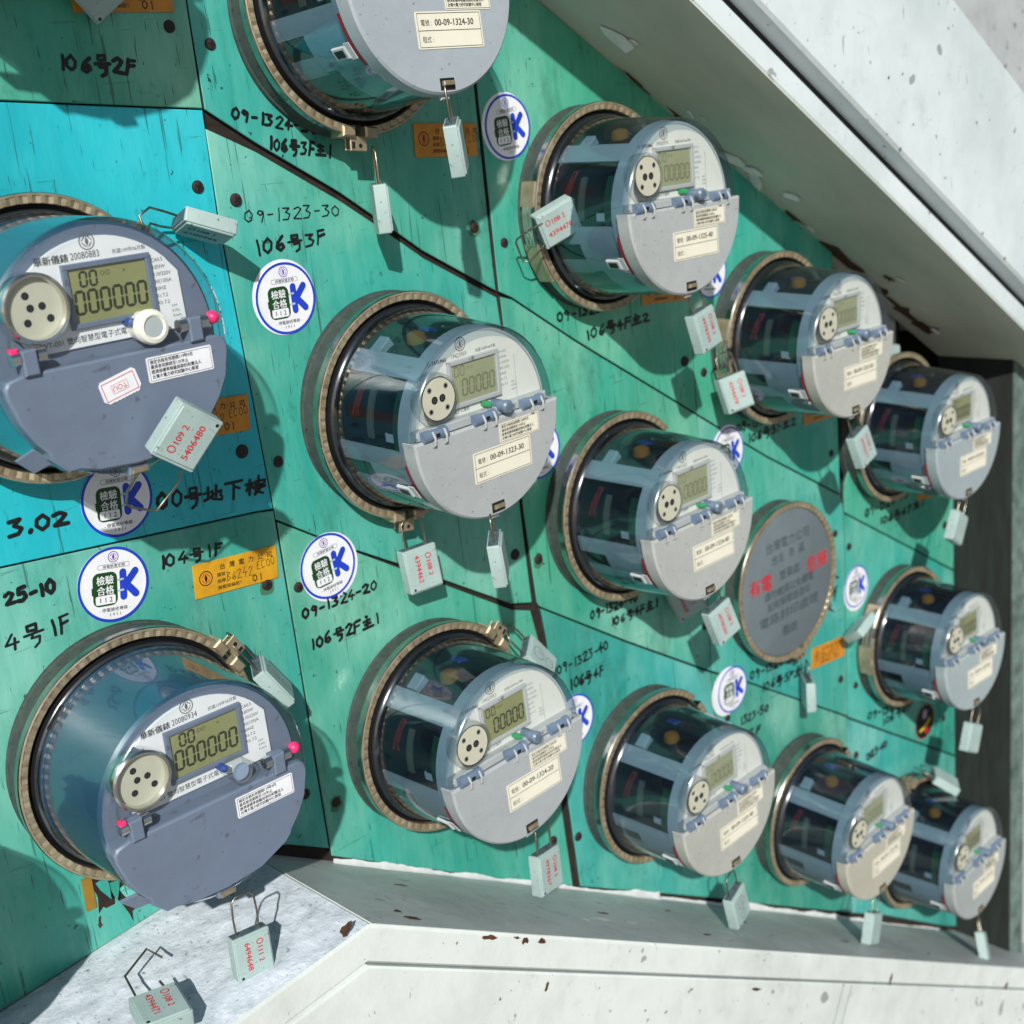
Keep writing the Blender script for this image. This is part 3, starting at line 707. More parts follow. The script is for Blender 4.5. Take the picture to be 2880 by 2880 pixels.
lb.lathe([(.0903,.006),(.0918,.0065),(.0918,.0215),(.0903,.022)], M_STEEL, 10, R(-22), R(-9)); lb.lathe([(.0903,.006),(.0922,.0065),(.0922,.0222),(.0903,.0225)], M_STEEL, 14, R(11), R(34))
LEVER = lb.mesh('lever_clasp')
gb = MB(); gb.lathe([(.0834,.012),(.0834,.0190),(.0822,.0205),(.0806,.0185),(.0800,.0240),(.0782,.0250),(.0762,.019)], M_BLACK, 72); gb.disc(.0835,.010,M_INTER,64); GASK = gb.mesh('gasket')

vb = MB(); vb.lathe([(.0800,.0215),(.0795,.0245),(.0772,.0262),(.0762,.030),(.0722,.103),(.0714,.1075),(.0695,.1092)], G_COVER, 80); vb.disc(.0695,.1092,G_FRONT,80); COVER = vb.mesh('clear_cover', 40)
vb = MB(); vb.lathe([(.0800,.0215),(.0795,.0245),(.0775,.0262),(.0766,.030),(.0745,.100),(.0738,.1065),(.0712,.1090)], G_COVERW, 80); vb.disc(.0712,.1090,G_FRONT,80); COVERW = vb.mesh('clear_cover', 40)
tb = MB(); tb.prism([(-.007,-.0045),(.007,-.0045),(.007,.0045),(-.007,.0045)], 0, .0022, M_FRAME, .0006); tb.box(-.0045,.0045,-.0026,.0026,.0022,.0026,M_DARK); tb.box(-.012,-.0065,-.006,.006,0,.0008,M_FRAME); LATCH = tb.mesh('latch')

fb = MB()
fb.lathe([(.0700,.090),(.0706,.0905),(.0693,.1005),(.0673,.1005),(.0673,.090),(.0700,.090)], M_FRAME, 72)
for a0, a1, z0 in ((127,142,.020),(187,199,.020),(38,53,.020),(-19,-7,.020)):
    fb.lathe([(.0690,z0),(.0708,z0),(.0692,.0895),(.0675,.0895),(.0690,z0)], M_FRAME, 8, R(a0), R(a1))
fb.lathe([(.0708,.062),(.0694,.1000),(.0682,.1000),(.0696,.062),(.0708,.062)], M_FRAME, 40, R(196), R(344))
fb.lathe([(.0708,.050),(.0704,.0625),(.0690,.0625),(.0694,.050),(.0708,.050)], M_FRAME, 12, R(198), R(222))
fb.lathe([(.0708,.022),(.0704,.0505),(.0690,.0505),(.0694,.022),(.0708,.022)], M_FRAME, 6, R(212), R(224))
FRAME = fb.mesh('inner_frame')
pb = MB(); pb.lathe([(.062,.0137),(.060,.0850),(0,.0852)], M_INTER, 40); pb.lathe([(.0623,.0750),(.0625,.0845),(.0600,.0845)], M_PCB, 12, R(150), R(190)); PCBM = pb.mesh('dark_core_board')  # near-black core paints the darkness inside the cover; green strip is the board
def lump(prof, m): q = MB(); q.lathe(prof, m, 20); return q.mesh('capacitor')
CAPO = lump([(.0060,0),(.0075,.0015),(.0078,.005),(.0070,.0085),(.004,.0105),(0,.011)], M_ORANGE)
CAPB = lump([(.0062,0),(.0068,.001),(.0068,.012),(.006,.013),(0,.013)], M_BLUE)
CONN = None
q = MB(); q.box(-.007,.007,-.004,.004,0,.011,M_CONN,.001); CONN = q.mesh('connector')
q = MB()
for k in range(3): q.tube([(-.054,.018-k*.002,.028+k*.004),(-.0575,.014+k*.001,.040),(-.0585,.006-k*.003,.052+k*.003),(-.0575,.002+k*.004,.066),(-.055,.006,.078)], .0007, M_REDW, 6)
q.tube([(-.040,.045,.014),(-.036,.052,.030),(-.030,.050,.036)], .0010, M_REDW, 6)
REDW = q.mesh('wire')
M_POST = mat('inner_post_grey', (.10,.115,.09), .6); M_COIL = mat('coil_copper', (.16,.055,.02), .5)
q = MB(); q.lathe([(.0640,.0470),(.0640,.0530)], M_POST, 10, R(151), R(184)); q.lathe([(.0622,.0470),(.0640,.0470)], M_POST, 10, R(151), R(184)); q.lathe([(.0640,.0530),(.0622,.0530)], M_POST, 10, R(151), R(184)); POST = q.mesh('terminal_post')
q = MB(); q.lathe([(.0640,.0680),(.0640,.0770)], M_CONN, 5, R(178), R(184)); q.lathe([(.0622,.0680),(.0640,.0680)], M_CONN, 5, R(178), R(184)); SOCK = q.mesh('plug_socket')
q = MB()
for k in range(5): q.tube([((.0645+.0006*(k % 2))*math.cos(R(a)), (.0645+.0006*(k % 2))*math.sin(R(a)), .030+.004*k+.010*math.sin(R(a*3+k*40))) for a in range(146, 172, 3)], .00055, M_REDW, 6)
WIRES2 = q.mesh('wire_bundle')
def hatch(rad, y0, n=48):   # region of a disc above y0
    a = math.asin(y0/rad); return [(rad*math.cos(a+(math.pi-2*a)*i/n), rad*math.sin(a+(math.pi-2*a)*i/n)) for i in range(n+1)]
q = MB(); q.prism(hatch(.0672,.006), .0985, .1005, M_DIAL, .0004); q.lathe([(.0690,.1000),(.0672,.1010)], M_FRAME, 48, R(4), R(176)); DIAL = q.mesh('dial_plate')
q = MB()
def frame_rect(q, x0, x1, y0, y1, bw, z0, z1, m):
    q.box(x0, x1, y1-bw, y1, z0, z1, m, .0005); q.box(x0, x1, y0, y0+bw, z0, z1, m, .0005); q.box(x0, x0+bw, y0+bw, y1-bw, z0, z1, m, .0005); q.box(x1-bw, x1, y0+bw, y1-bw, z0, z1, m, .0005)
frame_rect(q, -.0275,.0240,.0145,.0500,.0035,.1006,.1030,M_GREYP); BEZ = q.mesh('display_bezel')
def lcd(m, digits, faint, n, x0, x1, y0, y1, cut=0):
    q = MB(); q.flat([(x0,y0),(x1,y0),(x1,y1),(x0,y1)], .1013, m)
    dw = .0046
    for k in range(cut, n): seg_digit(q, x0+.0030+k*(dw+.0023), y0+.0048, dw, .0118, .0015, .1014, digits)
    for k in range(2): seg_digit(q, x0+.0035+k*.0058, y1-.0088, .0036, .0068, .0009, .1014, digits)
    q.ring(.0010,.0013,.1014,digits,14,x0+.0170,y1-.0045); q.ring(.0010,.0013,.1014,digits,14,x0+.0205,y1-.0045)
    return q.mesh('display')
LCD_F = lcd(M_LCDG, M_LCDF, 1, 6, -.0242,.0207,.0178,.0466,1); LCD_D = lcd(M_LCD, M_LCDD, 0, 6, -.0242,.0207,.0178,.0466,1)
q = MB(); q.lathe([(.0185,.1006),(.0188,.1090),(.0182,.1112),(.0166,.1116),(.0158,.1109)], G_CLEAR, 48, cx=-.0460, cy=.0290); q.disc(.0162,.1106,M_INTER,40,-.0460,.0290); q.disc(.0154,.1108,M_PORT,40,-.0460,.0290)
PORTB = q.mesh('optical_port')
q = MB()
for x, y in ((-.0500,.0288),(-.0425,.0290)): q.disc(.0029,.11095,M_DARK,20,x,y); q.ring(.0010,.0013,.1110,M_PRINTG,12,x,y)
for x, y in ((-.0540,.0368),(-.0385,.0372),(-.0542,.0212),(-.0386,.0214)): q.ring(.0012,.0021,.1110,M_CHROME,16,x,y); q.disc(.0012,.1111,M_INTER,12,x,y)
PORTH = q.mesh('port_contact')
q = MB(); q.lathe([(.0046,.1006),(.0046,.113),(.0052,.1135),(.0052,.116),(.0040,.1175),(0,.1178)], M_HINGE, 24, cx=.0162, cy=.0085); q.lathe([(.0037,.1176),(.0032,.1205),(0,.1212)], G_CLEAR, 20, cx=.0162, cy=.0085); BTN = q.mesh('scroll_button')
q = MB(); q.lathe([(.0024,.1006),(.0024,.1075),(.0016,.1092),(0,.1096)], M_LEDG, 14, cx=.0050, cy=.0120); LEDM = q.mesh('indicator_light')
q = MB(); q.box(-.0680,.0650,.0012,.0085,.1000,.1085,M_GREYP,.0012); q.box(-.068,.066,.0009,.0022,.1050,.1086,M_DARK); HBAR = q.mesh('hinge_bar')
def knuckle(cx):
    q = MB()
    for x0, x1, r in ((-.0125,-.0050,.0046),(-.0048,.0050,.0040),(.0052,.0105,.0046)):
        vs = []; n = 14
        for k in range(n): a = 2*math.pi*k/n; vs += [(cx+x0, .0042+r*math.cos(a), .1098+r*math.sin(a)), (cx+x1, .0042+r*math.cos(a), .1098+r*math.sin(a))]
        q.add(vs, [[2*k, 2*((k+1) % n), 2*((k+1) % n)+1, 2*k+1] for k in range(n)]+[[2*k for k in range(n)], [2*k+1 for k in range(n)]], M_HINGE)
    q.box(cx-.0016,cx+.0022,.0030,.0056,.1136,.11385,M_DARK)
    for x in (-.0042, .0068): q.tube([(cx+x,.0075,.1128),(cx+x,.0030,.1155),(cx+x,-.0015,.1150),(cx+x,-.0035,.1125)], .0009, M_GREYP, 6)
    return q.mesh('hinge_knuckle')
KN = [knuckle(x) for x in (-.0525, -.0030, .0470)]
lidp = [(.0736,.0016)]+[(.0730*math.cos(R(-2-176*i/48)), .0730*math.sin(R(-2-176*i/48))) for i in range(49)]+[(-.0740,.0016)]
q = MB(); q.prism(lidp, .0985, .1120, M_GREYP, .0016); LID = q.mesh('terminal_lid', 30)
q = MB(); q.lathe([(.0734,.0955),(.0734,.0985)], M_REDW, 14, R(193), R(222)); REDS = q.mesh('red_strip')
q = MB(); q.box(-.0055,.0075,-.0700,-.0622,.1115,.11235,M_DARK); q.box(-.0040,.0060,-.0672,-.0640,.1122,.1150,M_STEEL,.0006); q.box(-.0030,.0050,-.076,-.0700,.1060,.1085,M_GREYP,.0008); SLOT = q.mesh('seal_slot')
q = MB(); q.prism(rrect(-.0200,.0400,-.0432,-.0192,.0012), .1121, .1124, M_CREAM); NLAB = q.mesh('number_label')
q = MB(); q.prism(rrect(.0085,.0505,-.0186,-.0036,.0010), .1121, .1124, M_CREAM); CLAB = q.mesh('certificate_label')
CERT = ('檢定合格有效期間%s年9月', '最長使用期限至%s年止', '經濟部標準檢驗局委託財團法人', '台灣大電力研究試驗中心製發')
def outline(q, x0, x1, y0, y1, w, z, m):
    q.flat([(x0,y0),(x1,y0),(x1,y0+w),(x0,y0+w)], z, m); q.flat([(x0,y1-w),(x1,y1-w),(x1,y1),(x0,y1)], z, m); q.flat([(x0,y0+w),(x0+w,y0+w),(x0+w,y1-w),(x0,y1-w)], z, m); q.flat([(x1-w,y0+w),(x1,y0+w),(x1,y1-w),(x1-w,y1-w)], z, m)
q = MB(); outline(q, .0093,.0497,-.0178,-.0044,.00025,.11255,M_PRINT)
for k, t in enumerate(CERT): q.text(t % (('118','124')[k],) if k < 2 else t, .0106, -.0074-.0030*k, .0019, .11255, M_PRINT, sx=.92, bold=.0001)
CTXT = q.mesh('printed_text', 0)
SPEC = ('CA 0.5','1Ø3W','110/220V','30(120)A','60HZ','Kt 7.2','Kh 7.2')
DMESH = {}
def dial_text(serial):
    q = MB(); z = .10065
    q.lathe([(.0016,z),(.0011,z)], M_PRINT, 12, cx=-.0432, cy=.0520)
    q.text('TATUNG', -.0412, .0508, .0027, z, M_PRINT, sx=.95, bold=.00025)
    q.text(serial, -.0222, .0512, .0033, z, M_PRINTG, sx=.86); q.text('民國108年06月製', .0022, .0516, .0020, z, M_PRINTG)
    for k, t in enumerate(SPEC): q.text(t, .0255, .0455-.0042*k, .0019, z, M_PRINTG)
    for k, t in enumerate(('OM','KWh','Kvarh')): q.text(t, .0360, .0205-.0028*k, .0016, z, M_PRINTG)
    q.text('TT-001 雙向智慧型電子式電表', -.0500, .0108, .0023, z, M_PRINTG, sx=.98)
    q.text('SCROLL', .0120, .0128, .0013, z, M_PRINTG)
    for pts in (((-.0572,.0100),(-.0572,.0175)), ((-.0260,.0138),(.0240,.0138)), ((.0412,.0095),(.0412,.0420))): q.stroke(pts, .0003, z, M_PRINTG)
    return q.mesh('printed_text', 0)
def label_text(num):
    q = MB(); z = .11255
    outline(q, -.0187,.0387,-.0422,-.0202,.00035,z,M_PRINT); q.flat([(-.0187,-.0316),(.0387,-.0316),(.0387,-.0312),(-.0187,-.0312)], z, M_PRINT)
    q.text('電號 :', -.0160, -.0280, .0032, z, M_PRINT, sx=.9); q.text(num, -.0035, -.0284, .0044, z, M_PRINT, sx=.98, bold=.00025)
    q.text('程式 :', -.0160, -.0388, .0032, z, M_PRINT, sx=.9)
    return q.mesh('printed_text', 0)
q = MB(); emblem(q, -.0120, .0605, .0052, .10065, M_PRINTG, M_PRINTG, M_PRINTG); EMBT = q.mesh('emblem', 0)

def meterM(u, v, tl):
    Rm = TW @ rot3(*tl) @ Matrix(((1,0,0),(0,-1,0),(0,0,-1)))
    c = W(u, v, .022) - Rm @ Vector((0,0,.022))
    M = Rm.to_4x4(); M.translation = c; return M
def zrot(a): return Matrix.Rotation(R(a), 4, 'Z')
METERS = {}
LIDC = {'A':(.39,.43,.46),'B':(.43,.445,.44),'C':(.42,.44,.44),'D':(.445,.455,.435),'E':(.46,.46,.415),'F':(.35,.41,.43),'G':(.36,.42,.43),'I':(.40,.42,.43),'J':(.445,.445,.40),'K':(.48,.455,.375),'L':(.37,.40,.39)}
def tatung(key, u, v, tl, num, serial, label, clasp=None, lever=None, dark_lcd=False):
    t = thing('electric_meter', label, 'electric meter', meterM(u, v, tl), 'clear domed electric meters with grey lids')
    obj('socket_cup', CUP, t)
    r = obj('sealing_ring', RING, t, zrot(clasp if clasp is not None else (lever if lever is not None else 40)))
    if clasp is not None: obj('clasp', CLASP, r)
    if lever is not None: obj('lever_clasp', LEVER, r)
    obj('gasket', GASK, t)
    c = obj('clear_cover', COVER, t)
    M = zrot(212) @ Matrix.Translation((.0738,0,.084)) @ Matrix(((0,0,1,0),(0,1,0,0),(-1,0,0,0),(0,0,0,1)))
    obj('latch', LATCH, c, M)
    obj('inner_frame', FRAME, t)
    p = obj('dark_core_board', PCBM, t)
    obj('capacitor', CAPO, p, Matrix.Translation((-.0150,.0560,.056)) @ Matrix.Rotation(R(-90), 4, 'X')); obj('capacitor', CAPB, p, Matrix.Translation((.012,.056,.030)))
    obj('connector', CONN, p, Matrix.Translation((-.0300,.0555,.028)) @ Matrix.Rotation(R(35), 4, 'Z')); obj('wire', REDW, p); obj('terminal_post', POST, p); obj('plug_socket', SOCK, p); obj('wire_bundle', WIRES2, p)
    d = obj('dial_plate', DIAL, t); obj('printed_text', dial_text(serial), d); obj('emblem', EMBT, d)
    s = obj('display_bezel', BEZ, t); obj('display', LCD_D if dark_lcd else LCD_F, s)
    o = obj('optical_port', PORTB, t); obj('port_contact', PORTH, o)
    obj('scroll_button', BTN, t); obj('indicator_light', LEDM, t)
    h = obj('hinge_bar', HBAR, t)
    for k in KN: obj('hinge_knuckle', k, h)
    l = obj('terminal_lid', LID, t); l.material_slots[0].link = 'OBJECT'; l.material_slots[0].material = mat('meter_lid_plastic_'+key.lower(), tuple(x*k for x, k in zip(LIDC[key], (.88,.91,.94))), .45, var=.06, scale=40, bump=.05, spots=.06, spotc=(.15,.15,.13), spotscale=330+23*len(METERS)); obj('seal_slot', SLOT, l); obj('red_strip', REDS, l)
    n = obj('number_label', NLAB, t); obj('printed_text', label_text(num), n)
    n = obj('certificate_label', CLAB, t); obj('printed_text', CTXT, n)
    METERS[key] = t
tatung('A',.6227,-.0927,(-2.43,-.15,.02),'00-09-1324-30','19423961','clear meter cut by the top edge, lid numbered 00-09-1324-30',clasp=-97)
tatung('B',.8787,.0796,(.91,.5,.39),'00-09-1325-40','19430974','clear meter numbered 00-09-1325-40, tucked under the white beam',lever=182)
tatung('C',.6304,.2040,(3.07,-.19,-1.26),'00-09-1323-30','19423959','clear meter numbered 00-09-1323-30 in the centre, sharpest of all',clasp=-100)
tatung('D',.8751,.3552,(.31,-.11,-.06),'00-09-1324-40','19421632','clear meter numbered 00-09-1324-40, left of the blank grey disc')
tatung('E',1.1307,.2428,(1.81,.38,.38),'00-09-1325-50','19430981','clear meter with glare on its dial, half hiding the top right meter',lever=180)
tatung('F',1.3677,.3942,(1.7,1.21,.61),'00-09-1326-60','19430985','shaded clear meter beside the dark hole, topmost against the side post',dark_lcd=True)
tatung('G',1.3821,.6697,(-.46,1.03,1.98),'00-09-1324-60','19423977','shaded clear meter above the black oval sticker at the right',lever=160,dark_lcd=True)
tatung('I',.6246,.4791,(-.34,.1,-1.88),'00-09-1324-20','19423953','clear meter numbered 00-09-1324-20, directly above the kink of the ledge',clasp=38,dark_lcd=True)
tatung('J',.8879,.6443,(.78,.14,-1.29),'00-09-1323-40','19423949','clear meter numbered 00-09-1323-40, second from the left above the sloping ledge')
tatung('K',1.1568,.8128,(2.26,.02,-.95),'00-09-1323-50','19423950','clear meter with warm cream lid, next to last along the sloping ledge')
tatung('L',1.3897,.9684,(-.2,-.92,2.07),'00-09-1323-60','19423951','clear meter in the bottom right corner, last along the ledge',clasp=100,dark_lcd=True)

# blank cover disc
t = thing('blank_meter_cover', 'round grey blanking disc lettered in red, covering an empty socket', 'meter cover', meterM(1.1273,.5134,(.24,1.2,.01)))
obj('socket_cup', CUP, t); r = obj('sealing_ring', RING, t, zrot(-78)); obj('clasp', CLASP, r)
q = MB(); q.lathe([(.0832,.016),(.0830,.0215),(.0815,.0222),(0,.0223)], mat('disc_grey', (.125,.16,.18), .5, var=.08), 64); dd = obj('cover_disc', q.mesh('cover_disc'), t)
q = MB(); z = .0225; MD = mat('disc_print', (.035,.055,.075), .6)
q.text('有電', -.072, .004, .0148, z, M_PRINTR, bold=.0012); q.text('危險', .0735, .001, .0148, z, M_PRINTR, align='R', bold=.0008)
q.text('台灣電力公司', 0, .044, .0098, z, MD, align='C'); q.text('台北  市  區', 0, .029, .0088, z, MD, align='C'); q.text('營業處', .001, .008, .0090, z, MD, align='C')
q.text('請勿觸摸以免觸電', 0, -.009, .0082, z, MD, align='C'); q.text('如有損壞請通知', -.002, -.022, .0082, z, MD, align='C'); q.text('電路封印處理', -.002, -.038, .0098, z, MD, align='C', sx=1.35); q.text('敬啟', -.002, -.058, .0092, z, MD, align='C', sx=1.1)
obj('printed_text', q.mesh('printed_text', 0), dd)

# the two (and neighbouring) blue-grey meters on the left
q = MB(); q.lathe([(.0770,.020),(.0738,.030),(.0722,.0965),(.0700,.0985)], M_HOUSE, 72); q.disc(.0700,.0985,M_GREYB,64)
q.prism(capsule((-.062,.0465),(-.052,.0575),.0035), .0225, .0262, M_DARK); HOUSE = q.mesh('meter_housing')
q = MB(); q.prism([(-.0500,.0030),(.0528,.0030),(.0520,.0370),(.0460,.0440)]+[(.0640*math.cos(R(a)), .0640*math.sin(R(a))) for a in range(46, 140, 6)]+[(-.0590,.0240),(-.0500,.0090)], .0986, .1002, M_DIALW, .0003); DIALW = q.mesh('dial_plate')
q = MB(); frame_rect(q, -.0217,.0338,.0135,.0502,.0032,.1003,.1030,M_GREYB); BEZW = q.mesh('display_bezel')
LCDW = lcd(M_LCD, M_LCDD, 0, 6, -.0187,.0308,.0165,.0472,0)
def lcdw():
    q = MB(); x0, x1, y0, y1 = -.0187,.0308,.0165,.0472
    q.flat([(x0,y0),(x1,y0),(x1,y1),(x0,y1)], .1011, M_LCD)
    for k in range(6): seg_digit(q, x0+.0022+k*.0079, y0+.0052, .0052, .0124, .00175, .1012, M_LCDD)
    for k in range(2): seg_digit(q, x0+.0072+k*.0062, y1-.0105, .0040, .0080, .0014, .1012, M_LCDD)
    for k in range(2): q.ring(.0011,.0014,.1012,M_LCDD,14,x0+.0215+k*.0034,y1-.0046)
    q.text('A', x0+.0345, y1-.0056, .0019, .1012, M_LCDD)
    return q.mesh('display')
LCDW = lcdw()
q = MB(); q.lathe([(.0195,.1003),(.0200,.1065),(.0198,.1100),(.0186,.1113),(.0172,.1110),(.0166,.1075)], M_CHROME, 56, cx=-.0440, cy=.0300); q.disc(.0168,.1072,M_PORT,40,-.0440,.0300); PORTW = q.mesh('optical_port')
q = MB()
for x, y in ((-.0478,.0375),(-.0462,.0305),(-.0392,.0308),(-.0356,.0235),(-.0492,.0228)): q.disc(.0022,.10735,M_DARK,18,x,y); q.ring(.0014,.0022,.1074,M_INTER,14,x,y)
PORTHW = q.mesh('port_contact')
TABW = []
for cx in (-.0550, .0495):
    q = MB(); q.box(cx-.0045,cx+.0045,-.0050,.0095,.1062,.1150,M_GREYB,.001); TABW.append(q.mesh('hinge_tab'))
PINW = []
for cx in (-.0625,-.0475,.0420,.0565):
    q = MB(); vs = []; n = 16
    for k in range(n):
        a = 2*math.pi*k/n
        for x in (-.0026,.0026): vs.append((cx+x, .0055+.0040*math.cos(a), .1110+.0040*math.sin(a)))
    q.add(vs, [[2*k,2*((k+1) % n),2*((k+1) % n)+1,2*k+1] for k in range(n)]+[[2*k for k in range(n)],[2*k+1 for k in range(n)]], M_CHROME); PINW.append(q.mesh('hinge_pin'))
lidw = [(-.0600,-.0040),(.0640,-.0040),(.0685,-.0058),(.0705,-.0090),(.0708,-.0135),(.0668,-.0300),(.0600,-.0418),(.0530,-.0500),(.0518,-.0530),(.0470,-.0575),(.0260,-.0665),(.0000,-.0690),(-.0260,-.0668),(-.0380,-.0635),(-.0440,-.0635),(-.0535,-.0540),(-.0540,-.0500),(-.0600,-.0425),(-.0668,-.0300),(-.0712,-.0150),(-.0715,-.0100),(-.0690,-.0062)]
q = MB(); q.prism(lidw, .0990, .1120, M_GREYB, .0013); LIDW = q.mesh('terminal_lid', 30)
q = MB(); q.box(-.0070,.0060,-.0755,-.0670,.1040,.1090,M_GREYB,.001); q.box(-.0060,.0050,-.0745,-.0715,.1091,.1112,M_STEEL,.0006); SLOTW = q.mesh('seal_slot')
q = MB(); q.add([(-.058,-.047,.100),(-.049,-.057,.100),(-.0570,-.0625,.090),(-.0660,-.0535,.090),(-.058,-.047,.1035),(-.049,-.057,.1035),(-.0570,-.0625,.0935),(-.0660,-.0535,.0935)], [[0,1,2,3],[4,5,6,7],[0,1,5,4],[1,2,6,5],[2,3,7,6],[3,0,4,7]], M_GREYB); CORNW = q.mesh('corner_tab')
q = MB(); q.prism(rrect(.0142,.0585,-.0238,-.0088,.0012), .1121, .1124, M_WHITE); CLABW = q.mesh('certificate_label')
q = MB(); outline(q, .0152,.0575,-.0229,-.0098,.00025,.11255,M_PRINT)
for k, t_ in enumerate(CERT): q.text(t_ % (('119','125')[k],) if k < 2 else t_, .0163, -.0128-.0029*k, .0019, .11255, M_PRINT, sx=.92, bold=.0001)
CTXTW = q.mesh('printed_text', 0)
q = MB(); emblem(q, -.0025, .0612, .0049, .1003, M_PRINTG, M_PRINTG, M_PRINTG); EMBW = q.mesh('emblem', 0)
def dialw_text(serial):
    q = MB(); z = .10035
    q.text('華新儀錶', -.0365, .0516, .0038, z, M_PRINT, sx=1.0, bold=.0002); q.text(serial, -.0142, .0520, .0041, z, M_PRINT, sx=.80); q.text('民國109年06月製', .0118, .0524, .0021, z, M_PRINTG, sx=.98)
    for k, t_ in enumerate(('CA0.5','1Ø3W','110/220V','30(120)A','60HZ','Kt 7.2','Kh 7.2')): q.text(t_, .0352, .0440-.0042*k, .0022, z, M_PRINT)
    for k, t_ in enumerate(('OM','KWh','Kvarh')): q.text(t_, .0438, .0160-.0029*k, .0017, z, M_PRINTG)
    q.text('WT-001 雙向智慧型電子式電表', -.0415, .0062, .0031, z, M_PRINT, sx=.98); q.text('SCROLL', .0195, .0140, .0015, z, M_PRINTG); q.text('MDRST', .0300, -.0005, .0015, z, M_PRINTG)
    return q.mesh('printed_text', 0)
def knobw(big):
    q = MB()
    if big:
        q.lathe([(.0088,.1003),(.0092,.1085),(.0102,.1095),(.0105,.1130),(.0094,.1158),(.0072,.1165),(.0060,.1156)], mat('knob_milky', (.72,.73,.66), .45), 36, cx=.0215, cy=.0085); q.disc(.0062,.1154,mat('knob_grey', (.36,.42,.44), .5),30,.0215,.0085)
    else:
        q.lathe([(.0082,.1003),(.0085,.1085),(.0088,.1130),(.0076,.1150),(.0060,.1146)], G_CLEAR, 36, cx=.0215, cy=.0085); q.disc(.0060,.1125,mat('knob_blue_grey', (.22,.30,.42), .4),30,.0215,.0085)
    return q.mesh('scroll_button')
q = MB(); q.lathe([(.0026,.1003),(.0026,.108),(0,.1095)], M_BLUE, 14, cx=.0125, cy=.0125); LEDB = q.mesh('indicator_light')
q = MB()
for k in range(1, 7):
    a0, a1 = math.pi*(k-1)/6-math.pi/2, math.pi*k/6-math.pi/2
    if k == 1: prof = []
    prof.append((.0042*math.cos(a0), .1105+.0042*math.sin(a0)))
prof.append((0, .1105+.0042)); q.lathe(prof, M_PINK, 18, cx=.0640, cy=.0068); BEAD = q.mesh('pink_bead')
q = MB(); q.tube([(-.0640,.0090,.1110),(-.0700,.0160,.1105),(-.0690,.0240,.1100),(-.0640,.0255,.1100),(-.0610,.0200,.1105),(-.0625,.0100,.1112)], .0008, G_CLEAR, 8); q.tube([(-.0625,.0085,.112),(-.0615,.0205,.112)], .0012, G_CLEAR, 8); q.box(-.0650,-.0605,.0080,.0112,.1095,.1140,M_PINK,.0008); LOOPW = q.mesh('seal_loop')
def walsin(key, u, v, tl, serial, label, clasp, big, bead=True, loop=True, tou=False):
    t = thing('electric_meter', label, 'electric meter', meterM(u, v, tl), 'blue grey electric meters on the left')
    obj('socket_cup', CUP, t); r = obj('sealing_ring', RING, t, zrot(clasp)); obj('clasp', CLASP, r); obj('gasket', GASK, t)
    obj('clear_cover', COVERW, t); obj('meter_housing', HOUSE, t)
    d = obj('dial_plate', DIALW, t); obj('printed_text', dialw_text(serial), d); obj('emblem', EMBW, d)
    s = obj('display_bezel', BEZW, t); obj('display', LCDW, s)
    o = obj('optical_port', PORTW, t); obj('port_contact', PORTHW, o)
    obj('scroll_button', knobw(big), t); obj('indicator_light', LEDB, t)
    l = obj('terminal_lid', LIDW, t); [obj('hinge_tab', x, l) for x in TABW]; [obj('hinge_pin', x, l) for x in PINW]; obj('seal_slot', SLOTW, l); obj('corner_tab', CORNW, l)
    if bead: obj('pink_bead', BEAD, t)
    if loop: obj('seal_loop', LOOPW, t)
    n = obj('certificate_label', CLABW, t); obj('printed_text', CTXTW, n)
    if tou:
        M = Matrix.Translation((-.0050,-.0215,0)) @ zrot(13)
        q = MB(); q.prism([(-.0105,.0070),(.0110,.0072),(.0128,.0055),(.0130,-.0040),(.0105,-.0072)]+[(.0095-.0012*k, -.0073+(.0005 if k % 2 else 0)) for k in range(14)]+[(-.0095,-.0070),(-.0124,-.0045),(-.0122,.0050)], .1121, .1124, M_WHITE); n = obj('tariff_label', q.mesh('tariff_label'), t, M)
        q = MB(); outline(q, -.0108,.0110,-.0055,.0055,.0004,.11255,M_PRINTR); outline(q, -.0054,.0054,-.0026,.0026,.0002,.11255,M_PRINTR); q.text('TOU', 0, .0015, .0032, .11255, M_PRINTR, rot=math.pi, align='C'); obj('printed_text', q.mesh('printed_text', 0), n)
    METERS[key] = t
walsin('m',.3590,.3892,(1.83,1.01,-.06),'20080934','blue grey meter 20080934 standing over torn paint at lower left',32,False)
walsin('n',.3513,.0993,(.4,-.47,.07),'20080883','blue grey meter 20080883 with white sticker, cut by the left edge',36,True,tou=True)
walsin('o',.3440,-.1960,(0,0,0),'20080872','blue grey meter above the top edge, casting the round shadow below it',-60,True)
walsin('q',.1300,.4000,(0,0,0),'20080901','blue grey meter beyond the left edge, shading the lower left boards',32,True)

